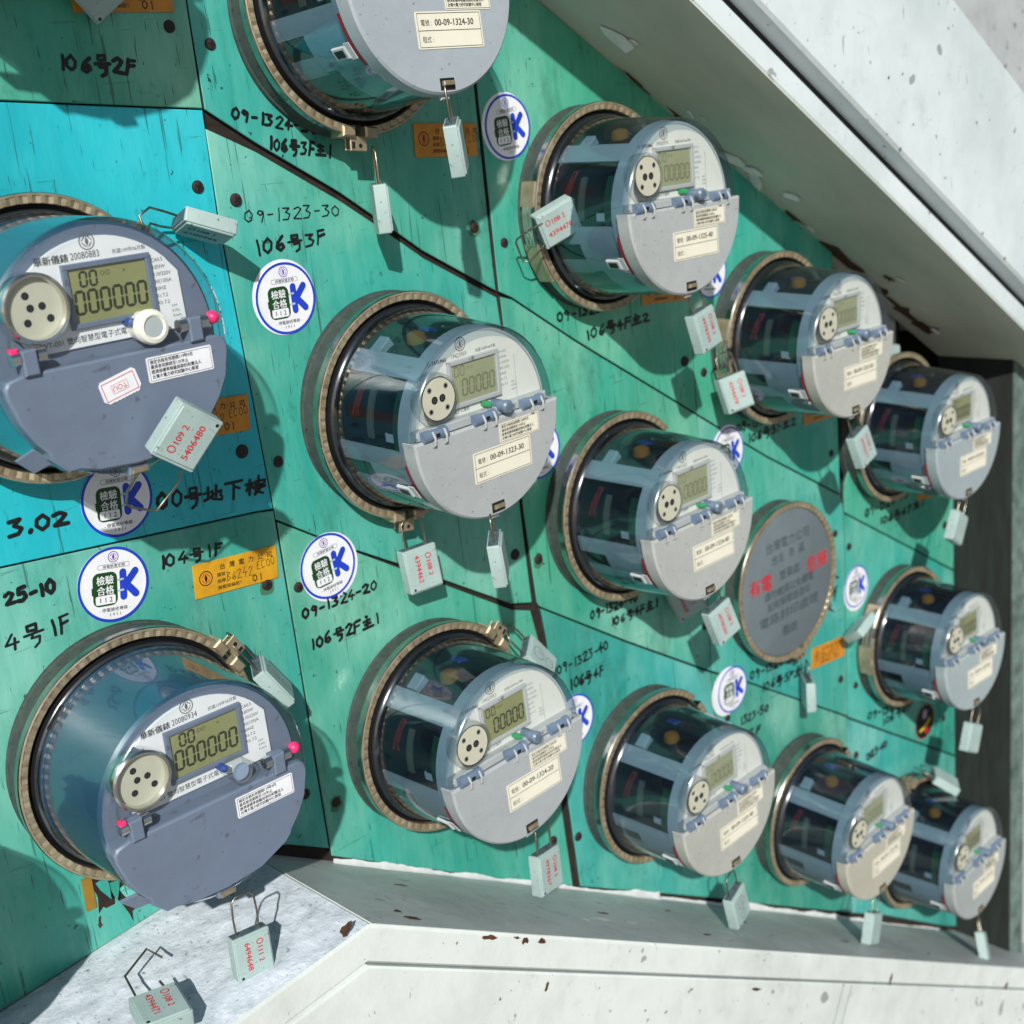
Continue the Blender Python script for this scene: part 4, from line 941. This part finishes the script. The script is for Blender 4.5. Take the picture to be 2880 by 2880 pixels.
# ------------------------------------------------------------------ round inspection stickers
SR = .0262
q = MB(); q.disc(SR, .0004, M_PRINTBL, 72); q.lathe([(SR,0),(SR,.0004)], M_WHITE, 72); S_RIM = q.mesh('blue_rim', 0)
q = MB(); q.disc(SR*.925, .0005, M_WHITE, 72); S_BASE = q.mesh('white_disc', 0)
q = MB()
def su(x, y): return (x*SR, y*SR)
q.prism(rrect(-.585*SR, .10*SR, -.545*SR, .35*SR, .17*SR), .0005, .00055, M_DGREEN); q.flat([su(-.62,-.02),su(-.57,-.02),su(-.57,-.22),su(-.62,-.22)], .00056, M_DGREEN)
q.prism(rrect(-.52*SR, .035*SR, -.495*SR, -.26*SR, .05*SR), .00056, .0006, M_WHITE)
q.text('檢驗', -.245*SR, .045*SR, .185*SR, .00062, M_WHITE, align='C', sx=.95, bold=.00022); q.text('合格', -.245*SR, -.225*SR, .185*SR, .00062, M_WHITE, align='C', sx=.95, bold=.00022)
q.text('1 1 2', -.245*SR, -.445*SR, .135*SR, .00062, M_PRINT, align='C', bold=.00015); S_BADGE = q.mesh('approval_badge', 0)
q = MB()
for k, (a, c) in enumerate(((su(.27,.29),su(.27,-.36)),(su(.36,-.02),su(.62,.28)),(su(.34,-.02),su(.62,-.33)))): q.flat(capsule(a, c, .20*SR), .00056+k*1e-5, M_PRINTBL)
S_K = q.mesh('letter_k', 0)
q = MB()
for y in (.10, -.19): q.flat(capsule(su(.125, y), su(.26, y+.01), .055*SR), .0006, M_LIGHTG)
S_PRONG = q.mesh('plug_prongs', 0)
q = MB(); emblem(q, .02*SR, .735*SR, .150*SR, .00056, M_PRINTBL, M_PRINTR, M_PRINTBL)
for k in range(2):
    pass
o_, i_ = rrect(-.43*SR,.47*SR,.43*SR,.56*SR,.06*SR), rrect(-.42*SR,.46*SR,.44*SR,.55*SR,.055*SR)
q.add([(x,y,.00056) for x,y in o_]+[(x,y,.00056) for x,y in i_], [[k,(k+1) % len(o_),len(o_)+(k+1) % len(o_),len(o_)+k] for k in range(len(o_))], M_PRINTG)
q.text('用電裝置定期', .02*SR, .458*SR, .070*SR, .00057, M_PRINT, align='C', sx=1.08, bold=.00006); q.text('- 停電搶修專線 -', .0, -.70*SR, .082*SR, .00056, M_PRINT, align='C', sx=1.06, bold=.00008); q.text('1 9 1 1', .0, -.835*SR, .085*SR, .00056, M_PRINT, align='C', bold=.00005)
S_TXT = q.mesh('printed_text', 0)
q = MB(); q.disc(SR*1.05, .00015, M_WHITE, 64); S_BACK = q.mesh('peeling_backing', 0)
STK = [('K1',.3704,.2719,-9,'round inspection sticker between the meter 20080934 and the cyan board',None),
('K2',.385,.215,-6,'round inspection sticker on the cyan board, crossed by a loose seal wire',None),
('K3',.5444,.105,-1,'round inspection sticker left of the central meter, fully visible below 106号3F',(-.0012,.0010)),
('K4',.5456,.314,5,'round inspection sticker below left of the central meter, covering part of 09-1324-20',(.0012,-.0012)),
('K5',.788,.002,4,'round inspection sticker left of the meter under the white beam',(-.002,.0005)),
('K6',.787,.280,-4,'round inspection sticker half hidden behind the lid of the central meter',None),
('K7',1.061,.350,0,'round inspection sticker peeping out above right of the meter 00-09-1324-40',(-.001,.001)),
('K8',.798,.551,-2,'round inspection sticker half hidden behind the meter 00-09-1324-20',None),
('K9',1.0435,.615,0,'round inspection sticker with peeling white backing, below the blank disc',(-.009,.001)),
('K10',1.297,.578,0,'smallest looking inspection sticker, to the right of the blank disc',(.0,-.003)),
('K11',1.048,.161,-8,'round inspection sticker mostly hidden behind the lid of meter 00-09-1325-40',None)]
for n_, u, v, an, lab, bk_ in STK:
    t = thing('inspection_sticker', lab, 'sticker', wallM(u, v, .0003, an), 'round blue rimmed inspection stickers')
    if bk_: obj('peeling_backing', S_BACK, t, Matrix.Translation((bk_[0], bk_[1], -.0001)))
    obj('blue_rim', S_RIM, t); obj('white_disc', S_BASE, t); obj('approval_badge', S_BADGE, t); obj('letter_k', S_K, t); obj('plug_prongs', S_PRONG, t); obj('printed_text', S_TXT, t)
t = thing('oval_sticker', 'black round sticker with red and yellow marks under a shaded meter', 'sticker', wallM(1.455,.824,.0004,0))
q = MB(); q.disc(.0255,.0002,mat('sticker_tan', (.34,.24,.15), .6),48); q.disc(.0238,.0004,M_DARK,48); obj('black_disc', q.mesh('black_disc', 0), t)
q = MB(); MY = mat('mark_yellow', (.65,.50,.03), .5); MP = mat('mark_lilac', (.50,.36,.50), .5)
q.flat(jag([(-.006,.006),(.003,.004),(.006,.014),(.001,.018),(-.005,.015)], .0008, random.Random(2)), .0005, MP); q.flat(jag([(-.015,-.008),(.002,-.004),(.014,.002),(.013,-.003),(.0,-.010),(-.013,-.012)], .0008, random.Random(4)), .0005, MY); q.flat(jag([(-.004,-.014),(.006,-.008),(.011,-.012),(.004,-.019)], .0008, random.Random(5)), .00055, M_PRINTR)
obj('printed_mark', q.mesh('printed_mark', 0), t)

# ------------------------------------------------------------------ orange utility plates
def plate(u, v, an, wd, ht, lab, full=True, m=None):
    """u, v = top left corner"""
    t = thing('utility_plate', lab, 'plate', wallM(u, v, .0004, an), 'orange metal utility plates')
    q = MB(); q.prism([(0,0),(wd,0),(wd,-ht),(0,-ht)], 0, .0007, m or M_BRASS, .00015); obj('metal_plate', q.mesh('metal_plate'), t)
    if full:
        z = .00075; q = MB(); emblem(q, .0098, -.0118, .0056, z, M_INK, M_PRINTR, M_INK)
        for k, c in enumerate('台灣電力公司'): q.text(c, .0215+.0081*k, -.0078, .0036, z, M_INK, sx=1.0, bold=.00025)
        q.text('圖號', .0190, -.0127, .0023, z, M_INK, sx=1.1, bold=.0001); q.text('座標', .0188, -.0175, .0023, z, M_INK, sx=1.1, bold=.0001); q.text('變壓器編組T', .0188, -.0224, .0023, z, M_INK, sx=1.15, bold=.0001)
        obj('printed_text', q.mesh('printed_text', 0), t)
        q = MB(); scribble(q, 'B6242', .0265, -.0178, .0235, .0068, .00045, M_INK, random.Random(5), z); scribble(q, 'EC00', .0525, -.0150, .0170, .0062, .00045, M_INK, random.Random(6), z); scribble(q, '01', .0485, -.0232, .0090, .0048, .0008, M_INK, random.Random(7), z)
        obj('handwriting', q.mesh('handwriting', 0), t)
plate(.4308,.2775,-4.6,.0711,.0255,'yellow orange plate marked B6242 EC00, touching a rusty screw below 104号1F', m=mat('yellow_plate', (.66,.36,.012), .42, c2=(.45,.20,.010), scale=45))
plate(.4290,.1612,-4.5,.0700,.0262,'orange plate on the cyan board, mostly hidden behind a blue grey lid')
plate(.6856,-.0084,-4.2,.0663,.0258,'orange plate below the top meter, partly covered by a hanging seal')
plate(.9425,.1512,-5.0,.0740,.0255,'orange plate with only its lower edge showing under meter 00-09-1325-40')
plate(1.2010,.3285,-4.0,.0700,.0255,'orange plate peeping out below the meter with glare on its dial')
plate(1.1983,.6235,-6.5,.0708,.0258,'orange plate beside the blank grey disc, fully visible and blurred')
plate(.4200,-.1205,-1.0,.0716,.0255,'orange plate cut by the top edge above 106号2F')
plate(.3042,.4690,-2.0,.0075,.0250,'narrow ochre end of an old plate beside the torn paint', False, mat('ochre_plate', (.30,.17,.012), .6, c2=(.20,.11,.01), scale=45))
plate(1.4470,.4850,-6.0,.0600,.0255,'orange red plate glimpsed under the meter by the dark hole')

# ------------------------------------------------------------------ wire seals
q = MB(); q.prism(rrect(-.0155,.0155,-.018,.018,.0014,3), -.0055, .0042, M_SEAL, .0004); q.prism(rrect(-.0143,.0143,-.0168,.0160,.0012,3), .0042, .0055, M_SEAL, .0005); q.box(-.0140,.0140,.0181,.0186,-.0045,.0032,M_SEALD,.0003)
S_BODY = q.mesh('seal_body', 40)
q = MB(); q.disc(.0012,.00556,M_DARK,14,-.0118,-.0148); q.lathe([(.0014,-.0056),(0,-.0056)], M_DARK, 14, cx=-.0118, cy=-.0148); S_HOLE = q.mesh('rivet_hole', 0)
q = MB()
for y, r_ in ((.0055, .0068), (-.0085, .0052)):
    q.ring(r_-.0006, r_, .00556, M_PRINTG, 28, 0, y); q.text('TPC' if r_ > .006 else 'C3', 0, y-.0016, .0030, .00556, M_PRINTG, rot=-math.pi/2, align='C')
S_EMB = q.mesh('embossed_mark', 0)
def shackle(L, lean=0.0, wd=.0095, sp=.0006):
    q = MB(); c = .0035
    q.tube([(-wd,.0175,0),(-wd-.0005,.018+L*.45,lean*.4),(-wd*.98,.018+L-c,lean*.9),(-wd*.62,.018+L,lean),(wd*.6,.0185+L,lean),(wd*.97,.018+L-c,lean*.9),(wd+.0004,.018+L*.5,lean*.4),(wd,.0175,0)], .00085, M_WIRE, 8)
    return q.mesh('shackle', 60)
def seal(M, L, txt, lab, mark=None, custom=None, lean=0.0, ink=None):
    t = thing('wire_seal', lab, 'seal', M, 'wire seals locking the meters')
    obj('seal_body', S_BODY, t)
    if custom:
        Mi = M.inverted(); q = MB()
        for pts in custom: q.tube([Mi @ W(*p) for p in pts], .00085, M_WIRE, 8)
        obj('shackle', q.mesh('shackle', 60), t)
    else: obj('shackle', shackle(L, lean), t)
    obj('rivet_hole', S_HOLE, t)
    if mark: obj('embossed_mark', S_EMB, t)
    if txt:
        q = MB(); ik = ink or M_PRINTR
        q.text(txt[0][0], .0030, .0125, .0062, .0056, ik, rot=-math.pi/2, sx=.75, bold=.0002); q.text(txt[0][1:], .0034, .0070, .0044, .0056, ik, rot=-math.pi/2, bold=.0003); q.text(txt[1], -.0066, .0128, .0046, .0056, ik, rot=-math.pi/2, sx=1.05, bold=.0003)
        obj('stamped_number', q.mesh('stamped_number', 0), t)
def mx(r): return Matrix((tuple(r[0]), tuple(r[1]), tuple(r[2]), (0,0,0,1)))
SEALS = {'P1':[[-0.1868, -0.8827, -0.4311, 0.4728], [-0.9511, 0.2724, -0.1456, -0.0243], [0.2459, 0.3829, -0.8905, 1.5551]],
'P2':[[-0.8066, -0.5618, -0.184, 0.3746], [-0.0137, 0.329, -0.9442, -0.1265], [0.591, -0.7591, -0.2731, 1.4442]],
'P3':[[0.9878, 0.0912, 0.126, 0.3668], [0.1159, 0.1091, -0.9873, -0.1017], [-0.1038, 0.9898, 0.0972, 1.0832]],
'P5':[[0.491, -0.4829, 0.7251, 0.4655], [0.8688, 0.2099, -0.4485, -0.0252], [0.0643, 0.8501, 0.5226, 1.2247]],
'P6':[[0.9898, -0.0196, -0.1411, 0.6184], [-0.1384, 0.1012, -0.9852, -0.0231], [0.0336, 0.9947, 0.0974, 1.2652]],
'P7':[[0.7243, -0.1332, 0.6765, 0.6315], [0.6755, -0.059, -0.735, -0.1036], [0.1378, 0.9893, 0.0472, 1.2829]],
'P8':[[0.5378, 0.0036, 0.8431, 0.6238], [0.843, 0.0083, -0.5378, -0.0256], [-0.0089, 1.0, 0.0014, 1.5497]],
'P9':[[0.7099, -0.1725, 0.6829, 0.6317], [0.6771, -0.0999, -0.7291, -0.1079], [0.194, 0.9799, 0.0459, 1.5884]],
'P10':[[-0.4308, -0.8431, -0.3219, 0.7959], [-0.0718, 0.3875, -0.919, -0.0394], [0.8996, -0.3728, -0.2275, 1.518]],
'P11':[[0.9795, -0.1959, 0.0473, 0.9138], [0.0679, 0.1002, -0.9926, -0.0941], [0.1898, 0.9755, 0.1115, 1.4085]],
'P12':[[0.9299, -0.0851, -0.3579, 1.0318], [-0.3293, 0.2406, -0.913, -0.0347], [0.1638, 0.9669, 0.1957, 1.3218]],
'P13':[[0.9614, -0.2733, 0.0318, 1.1559], [0.0683, 0.1249, -0.9898, -0.1004], [0.2665, 0.9538, 0.1388, 1.2419]],
'P14':[[0.8426, 0.5344, 0.066, 1.3597], [0.069, 0.0145, -0.9975, -0.0979], [-0.5341, 0.8451, -0.0246, 1.0934]],
'P15':[[0.8891, 0.4577, -0.005, 1.386], [-0.0225, 0.0328, -0.9992, -0.1022], [-0.4572, 0.8885, 0.0395, 0.8103]],
'P17':[[0.8191, 0.4101, 0.4011, 1.1511], [0.3565, 0.1841, -0.916, -0.0193], [-0.4495, 0.8933, 0.0046, 0.9413]],
'P18':[[0.953, -0.284, -0.1057, 0.9131], [-0.0746, 0.1181, -0.9902, -0.094], [0.2937, 0.9515, 0.0914, 1.1304]],
'P19':[[0.8251, -0.3422, -0.4495, 0.955], [-0.4185, 0.1643, -0.8933, -0.0154], [0.3795, 0.9252, -0.0077, 1.1229]],
'P20':[[0.7816, -0.5069, 0.3635, 0.7319], [0.5552, 0.2999, -0.7758, -0.0293], [0.2842, 0.8082, 0.5158, 1.1434]],
'P21':[[0.9823, 0.0888, 0.165, 0.654], [0.1567, 0.0934, -0.9832, -0.0947], [-0.1027, 0.9917, 0.0779, 0.9944]],
'P22':[[0.9625, -0.1775, 0.2052, 0.9032], [0.214, 0.032, -0.9763, -0.0989], [0.1668, 0.9836, 0.0688, 0.8272]],
'P23':[[0.864, 0.471, 0.1777, 1.1465], [0.1439, 0.1072, -0.9838, -0.102], [-0.4824, 0.8756, 0.0248, 0.6672]],
'P24':[[0.7922, 0.4124, 0.4498, 1.3994], [0.2766, 0.4143, -0.8671, -0.1107], [-0.5439, 0.8113, 0.2141, 0.5033]],
'P25':[[0.8261, -0.4736, 0.3054, 1.4219], [0.5635, 0.6887, -0.4562, -0.0475], [0.0057, 0.549, 0.8358, 0.7162]],
'P26':[[0.2262, -0.9708, 0.0796, 1.3637], [0.1487, -0.0464, -0.9878, -0.0129], [0.9627, 0.2352, 0.1339, 1.291]],
'P16':[[0.1489, 0.958, -0.245, 1.2545], [-0.1525, -0.2225, -0.9629, -0.0263], [-0.977, 0.1807, 0.1129, 0.988]],
'P27':[[0.6956, -0.7159, -0.0608, 0.4292], [-0.4261, -0.343, -0.8371, -0.0163], [0.5784, 0.6082, -0.5436, 1.7083]]}

def pose(key, c, y, xhint, k=1.0):
    """c wall coordinates; y and xhint world directions"""
    y = Vector(y).normalized(); x = Vector(xhint); x = (x-y*x.dot(y)).normalized(); z = x.cross(y); p = W(*c)
    SEALS[key] = [[x[i]*k, y[i]*k, z[i]*k, p[i]] for i in range(3)]
pose('P3', (.3580,.5060,.1215), (.05,.06,1), (.98,-.10,.10), .86)
pose('P16', (1.2560,.6115,.030), (.93,.0,.36), (.6,.72,-.35))
pose('P17', (1.1560,.6580,.022), (0,0,1), (.70,.71,0))
X, Y_ = Vector((.97,-.22,-.06)), Vector((.22,.97,.02)); Z_ = X.cross(Y_).normalized(); X.normalize(); Y_ = Z_.cross(X)
P4c = W(.2890,.5075,.1235)
SEALS['P4'] = [[X.x,Y_.x,Z_.x,P4c.x],[X.y,Y_.y,Z_.y,P4c.y],[X.z,Y_.z,Z_.z,P4c.z]]
P2W = [[(.3640,.1705,.093),(.3574,.1771,.095),(.3507,.1892,.088),(.3513,.1978,.082),(.356,.2019,.08),(.3713,.2084,.08),(.3859,.1938,.086),(.3866,.1837,.093)]]
P10W = [[(.7785,.0805,.040),(.7712,.0855,.03),(.7666,.0919,.02),(.7668,.0951,.018),(.7736,.1116,.018),(.7775,.1117,.022),(.7835,.0985,.036)]]
P1W = [[(.4300,.0440,.022),(.4276,.0319,.022),(.4365,.0275,.021),(.4478,.0312,.018),(.4640,.0372,.014)],[(.4300,.0440,.022),(.4357,.0376,.020),(.445,.0407,.016),(.4600,.0440,.010)]]
for k, L, txt, lab, mark, cu_ in [
 ('P1',.02,('O108 1','2100995'),'seal stamped 2100995 in black, seen from below beside the cyan board meter',0,P1W),
 ('P2',.03,('O109 2','5406480'),'seal stamped 5406480 in red, sticking up over a blue grey lid',0,P2W),
 ('P3',.031,('O111 2','6494648'),'seal stamped 6494648, hanging over the rough plaster',0,None),
 ('P4',.02,('O108 2','4394471'),'opened seal lying on the rough plaster with its wire bent up',0,'open'),
 ('P5',.032,None,'seal with embossed circles at upper right of the blue grey meter 20080934',1,None),
 ('P6',.024,('O108 2','4394462'),'seal stamped 4394462, hanging from the ring of the central meter',0,None),
 ('P7',.021,None,'scuffed seal seen nearly edge on, hanging from the central meter lid',0,None),
 ('P8',.026,None,'pale seal seen edge on, below the ring of the top meter',0,None),
 ('P9',.026,None,'scuffed seal hanging from the top meter lid in front of an orange plate',0,None),
 ('P10',.02,('O108 2','4394470'),'seal stamped 4394470, held sideways at the left of meter 00-09-1325-40',0,P10W),
 ('P11',.018,('O108 2','4978390'),'seal hanging from the lid of meter 00-09-1325-40 under the beam',0,None),
 ('P12',.023,('O108 2','4394478'),'seal hanging at the left ring of the meter with glare on its dial',0,None),
 ('P13',.022,('O108 2','4978377'),'seal hanging from the lid of the meter with glare on its dial',0,None),
 ('P14',.022,None,'pale seal hanging at the side post from the top right meter lid',0,None),
 ('P15',.022,None,'pale seal hanging at the side post, right of the black oval sticker',0,None),
 ('P16',.014,None,'thin seal seen edge on, left of the meter above the black oval sticker',0,None),
 ('P17',.020,None,'seal seen edge on, hanging below the blank grey disc',0,None),
 ('P18',.022,('O108 2','4978366'),'seal hanging from a lid just left of the blank grey disc',0,None),
 ('P19',.016,('O108 2','4394468'),'shaded seal against the wall behind the lid of meter 00-09-1324-40',0,None),
 ('P20',.024,None,'seal with embossed circles at upper right of meter 00-09-1324-20',1,None),
 ('P21',.024,('O108 2','4978367'),'seal stamped 4978367, hanging from the lid of meter 00-09-1324-20',0,None),
 ('P22',.022,None,'seal hanging from the lid of meter 00-09-1323-40 over the sloping ledge',1,None),
 ('P23',.022,None,'seal hanging from the cream lid next to last along the ledge',0,None),
 ('P24',.021,None,'narrow seal hanging from the lid in the bottom right corner',0,None),
 ('P25',.018,None,'seal standing out at the top of the bottom right corner meter',0,None),
 ('P26',.012,None,'grey seal glimpsed between the glare meter and the top right meter',0,None),
 ('P27',.02,None,'seal whose pointed lower corner dips in from the top edge',0,None)]:
    M = mx(SEALS[k])
    if cu_ == 'open':
        a = M @ Vector((-.0095,.018,0)); d = W(.2924,.5090,.0700); e = W(.3147,.5050,.0600); f = W(.3190,.5090,.0720); g_ = M @ Vector((.0095,.018,0)); h_ = M @ Vector((.0075,.027,.002))
        inv = lambda p: (p.x, H0-p.z, -p.y)
        cu_ = [[inv(a), inv(d), inv(e), inv(f)], [inv(g_), inv(h_)]]
    seal(M, L, txt, lab, mark, cu_, 0.0, M_PRINT if k == 'P1' else None)
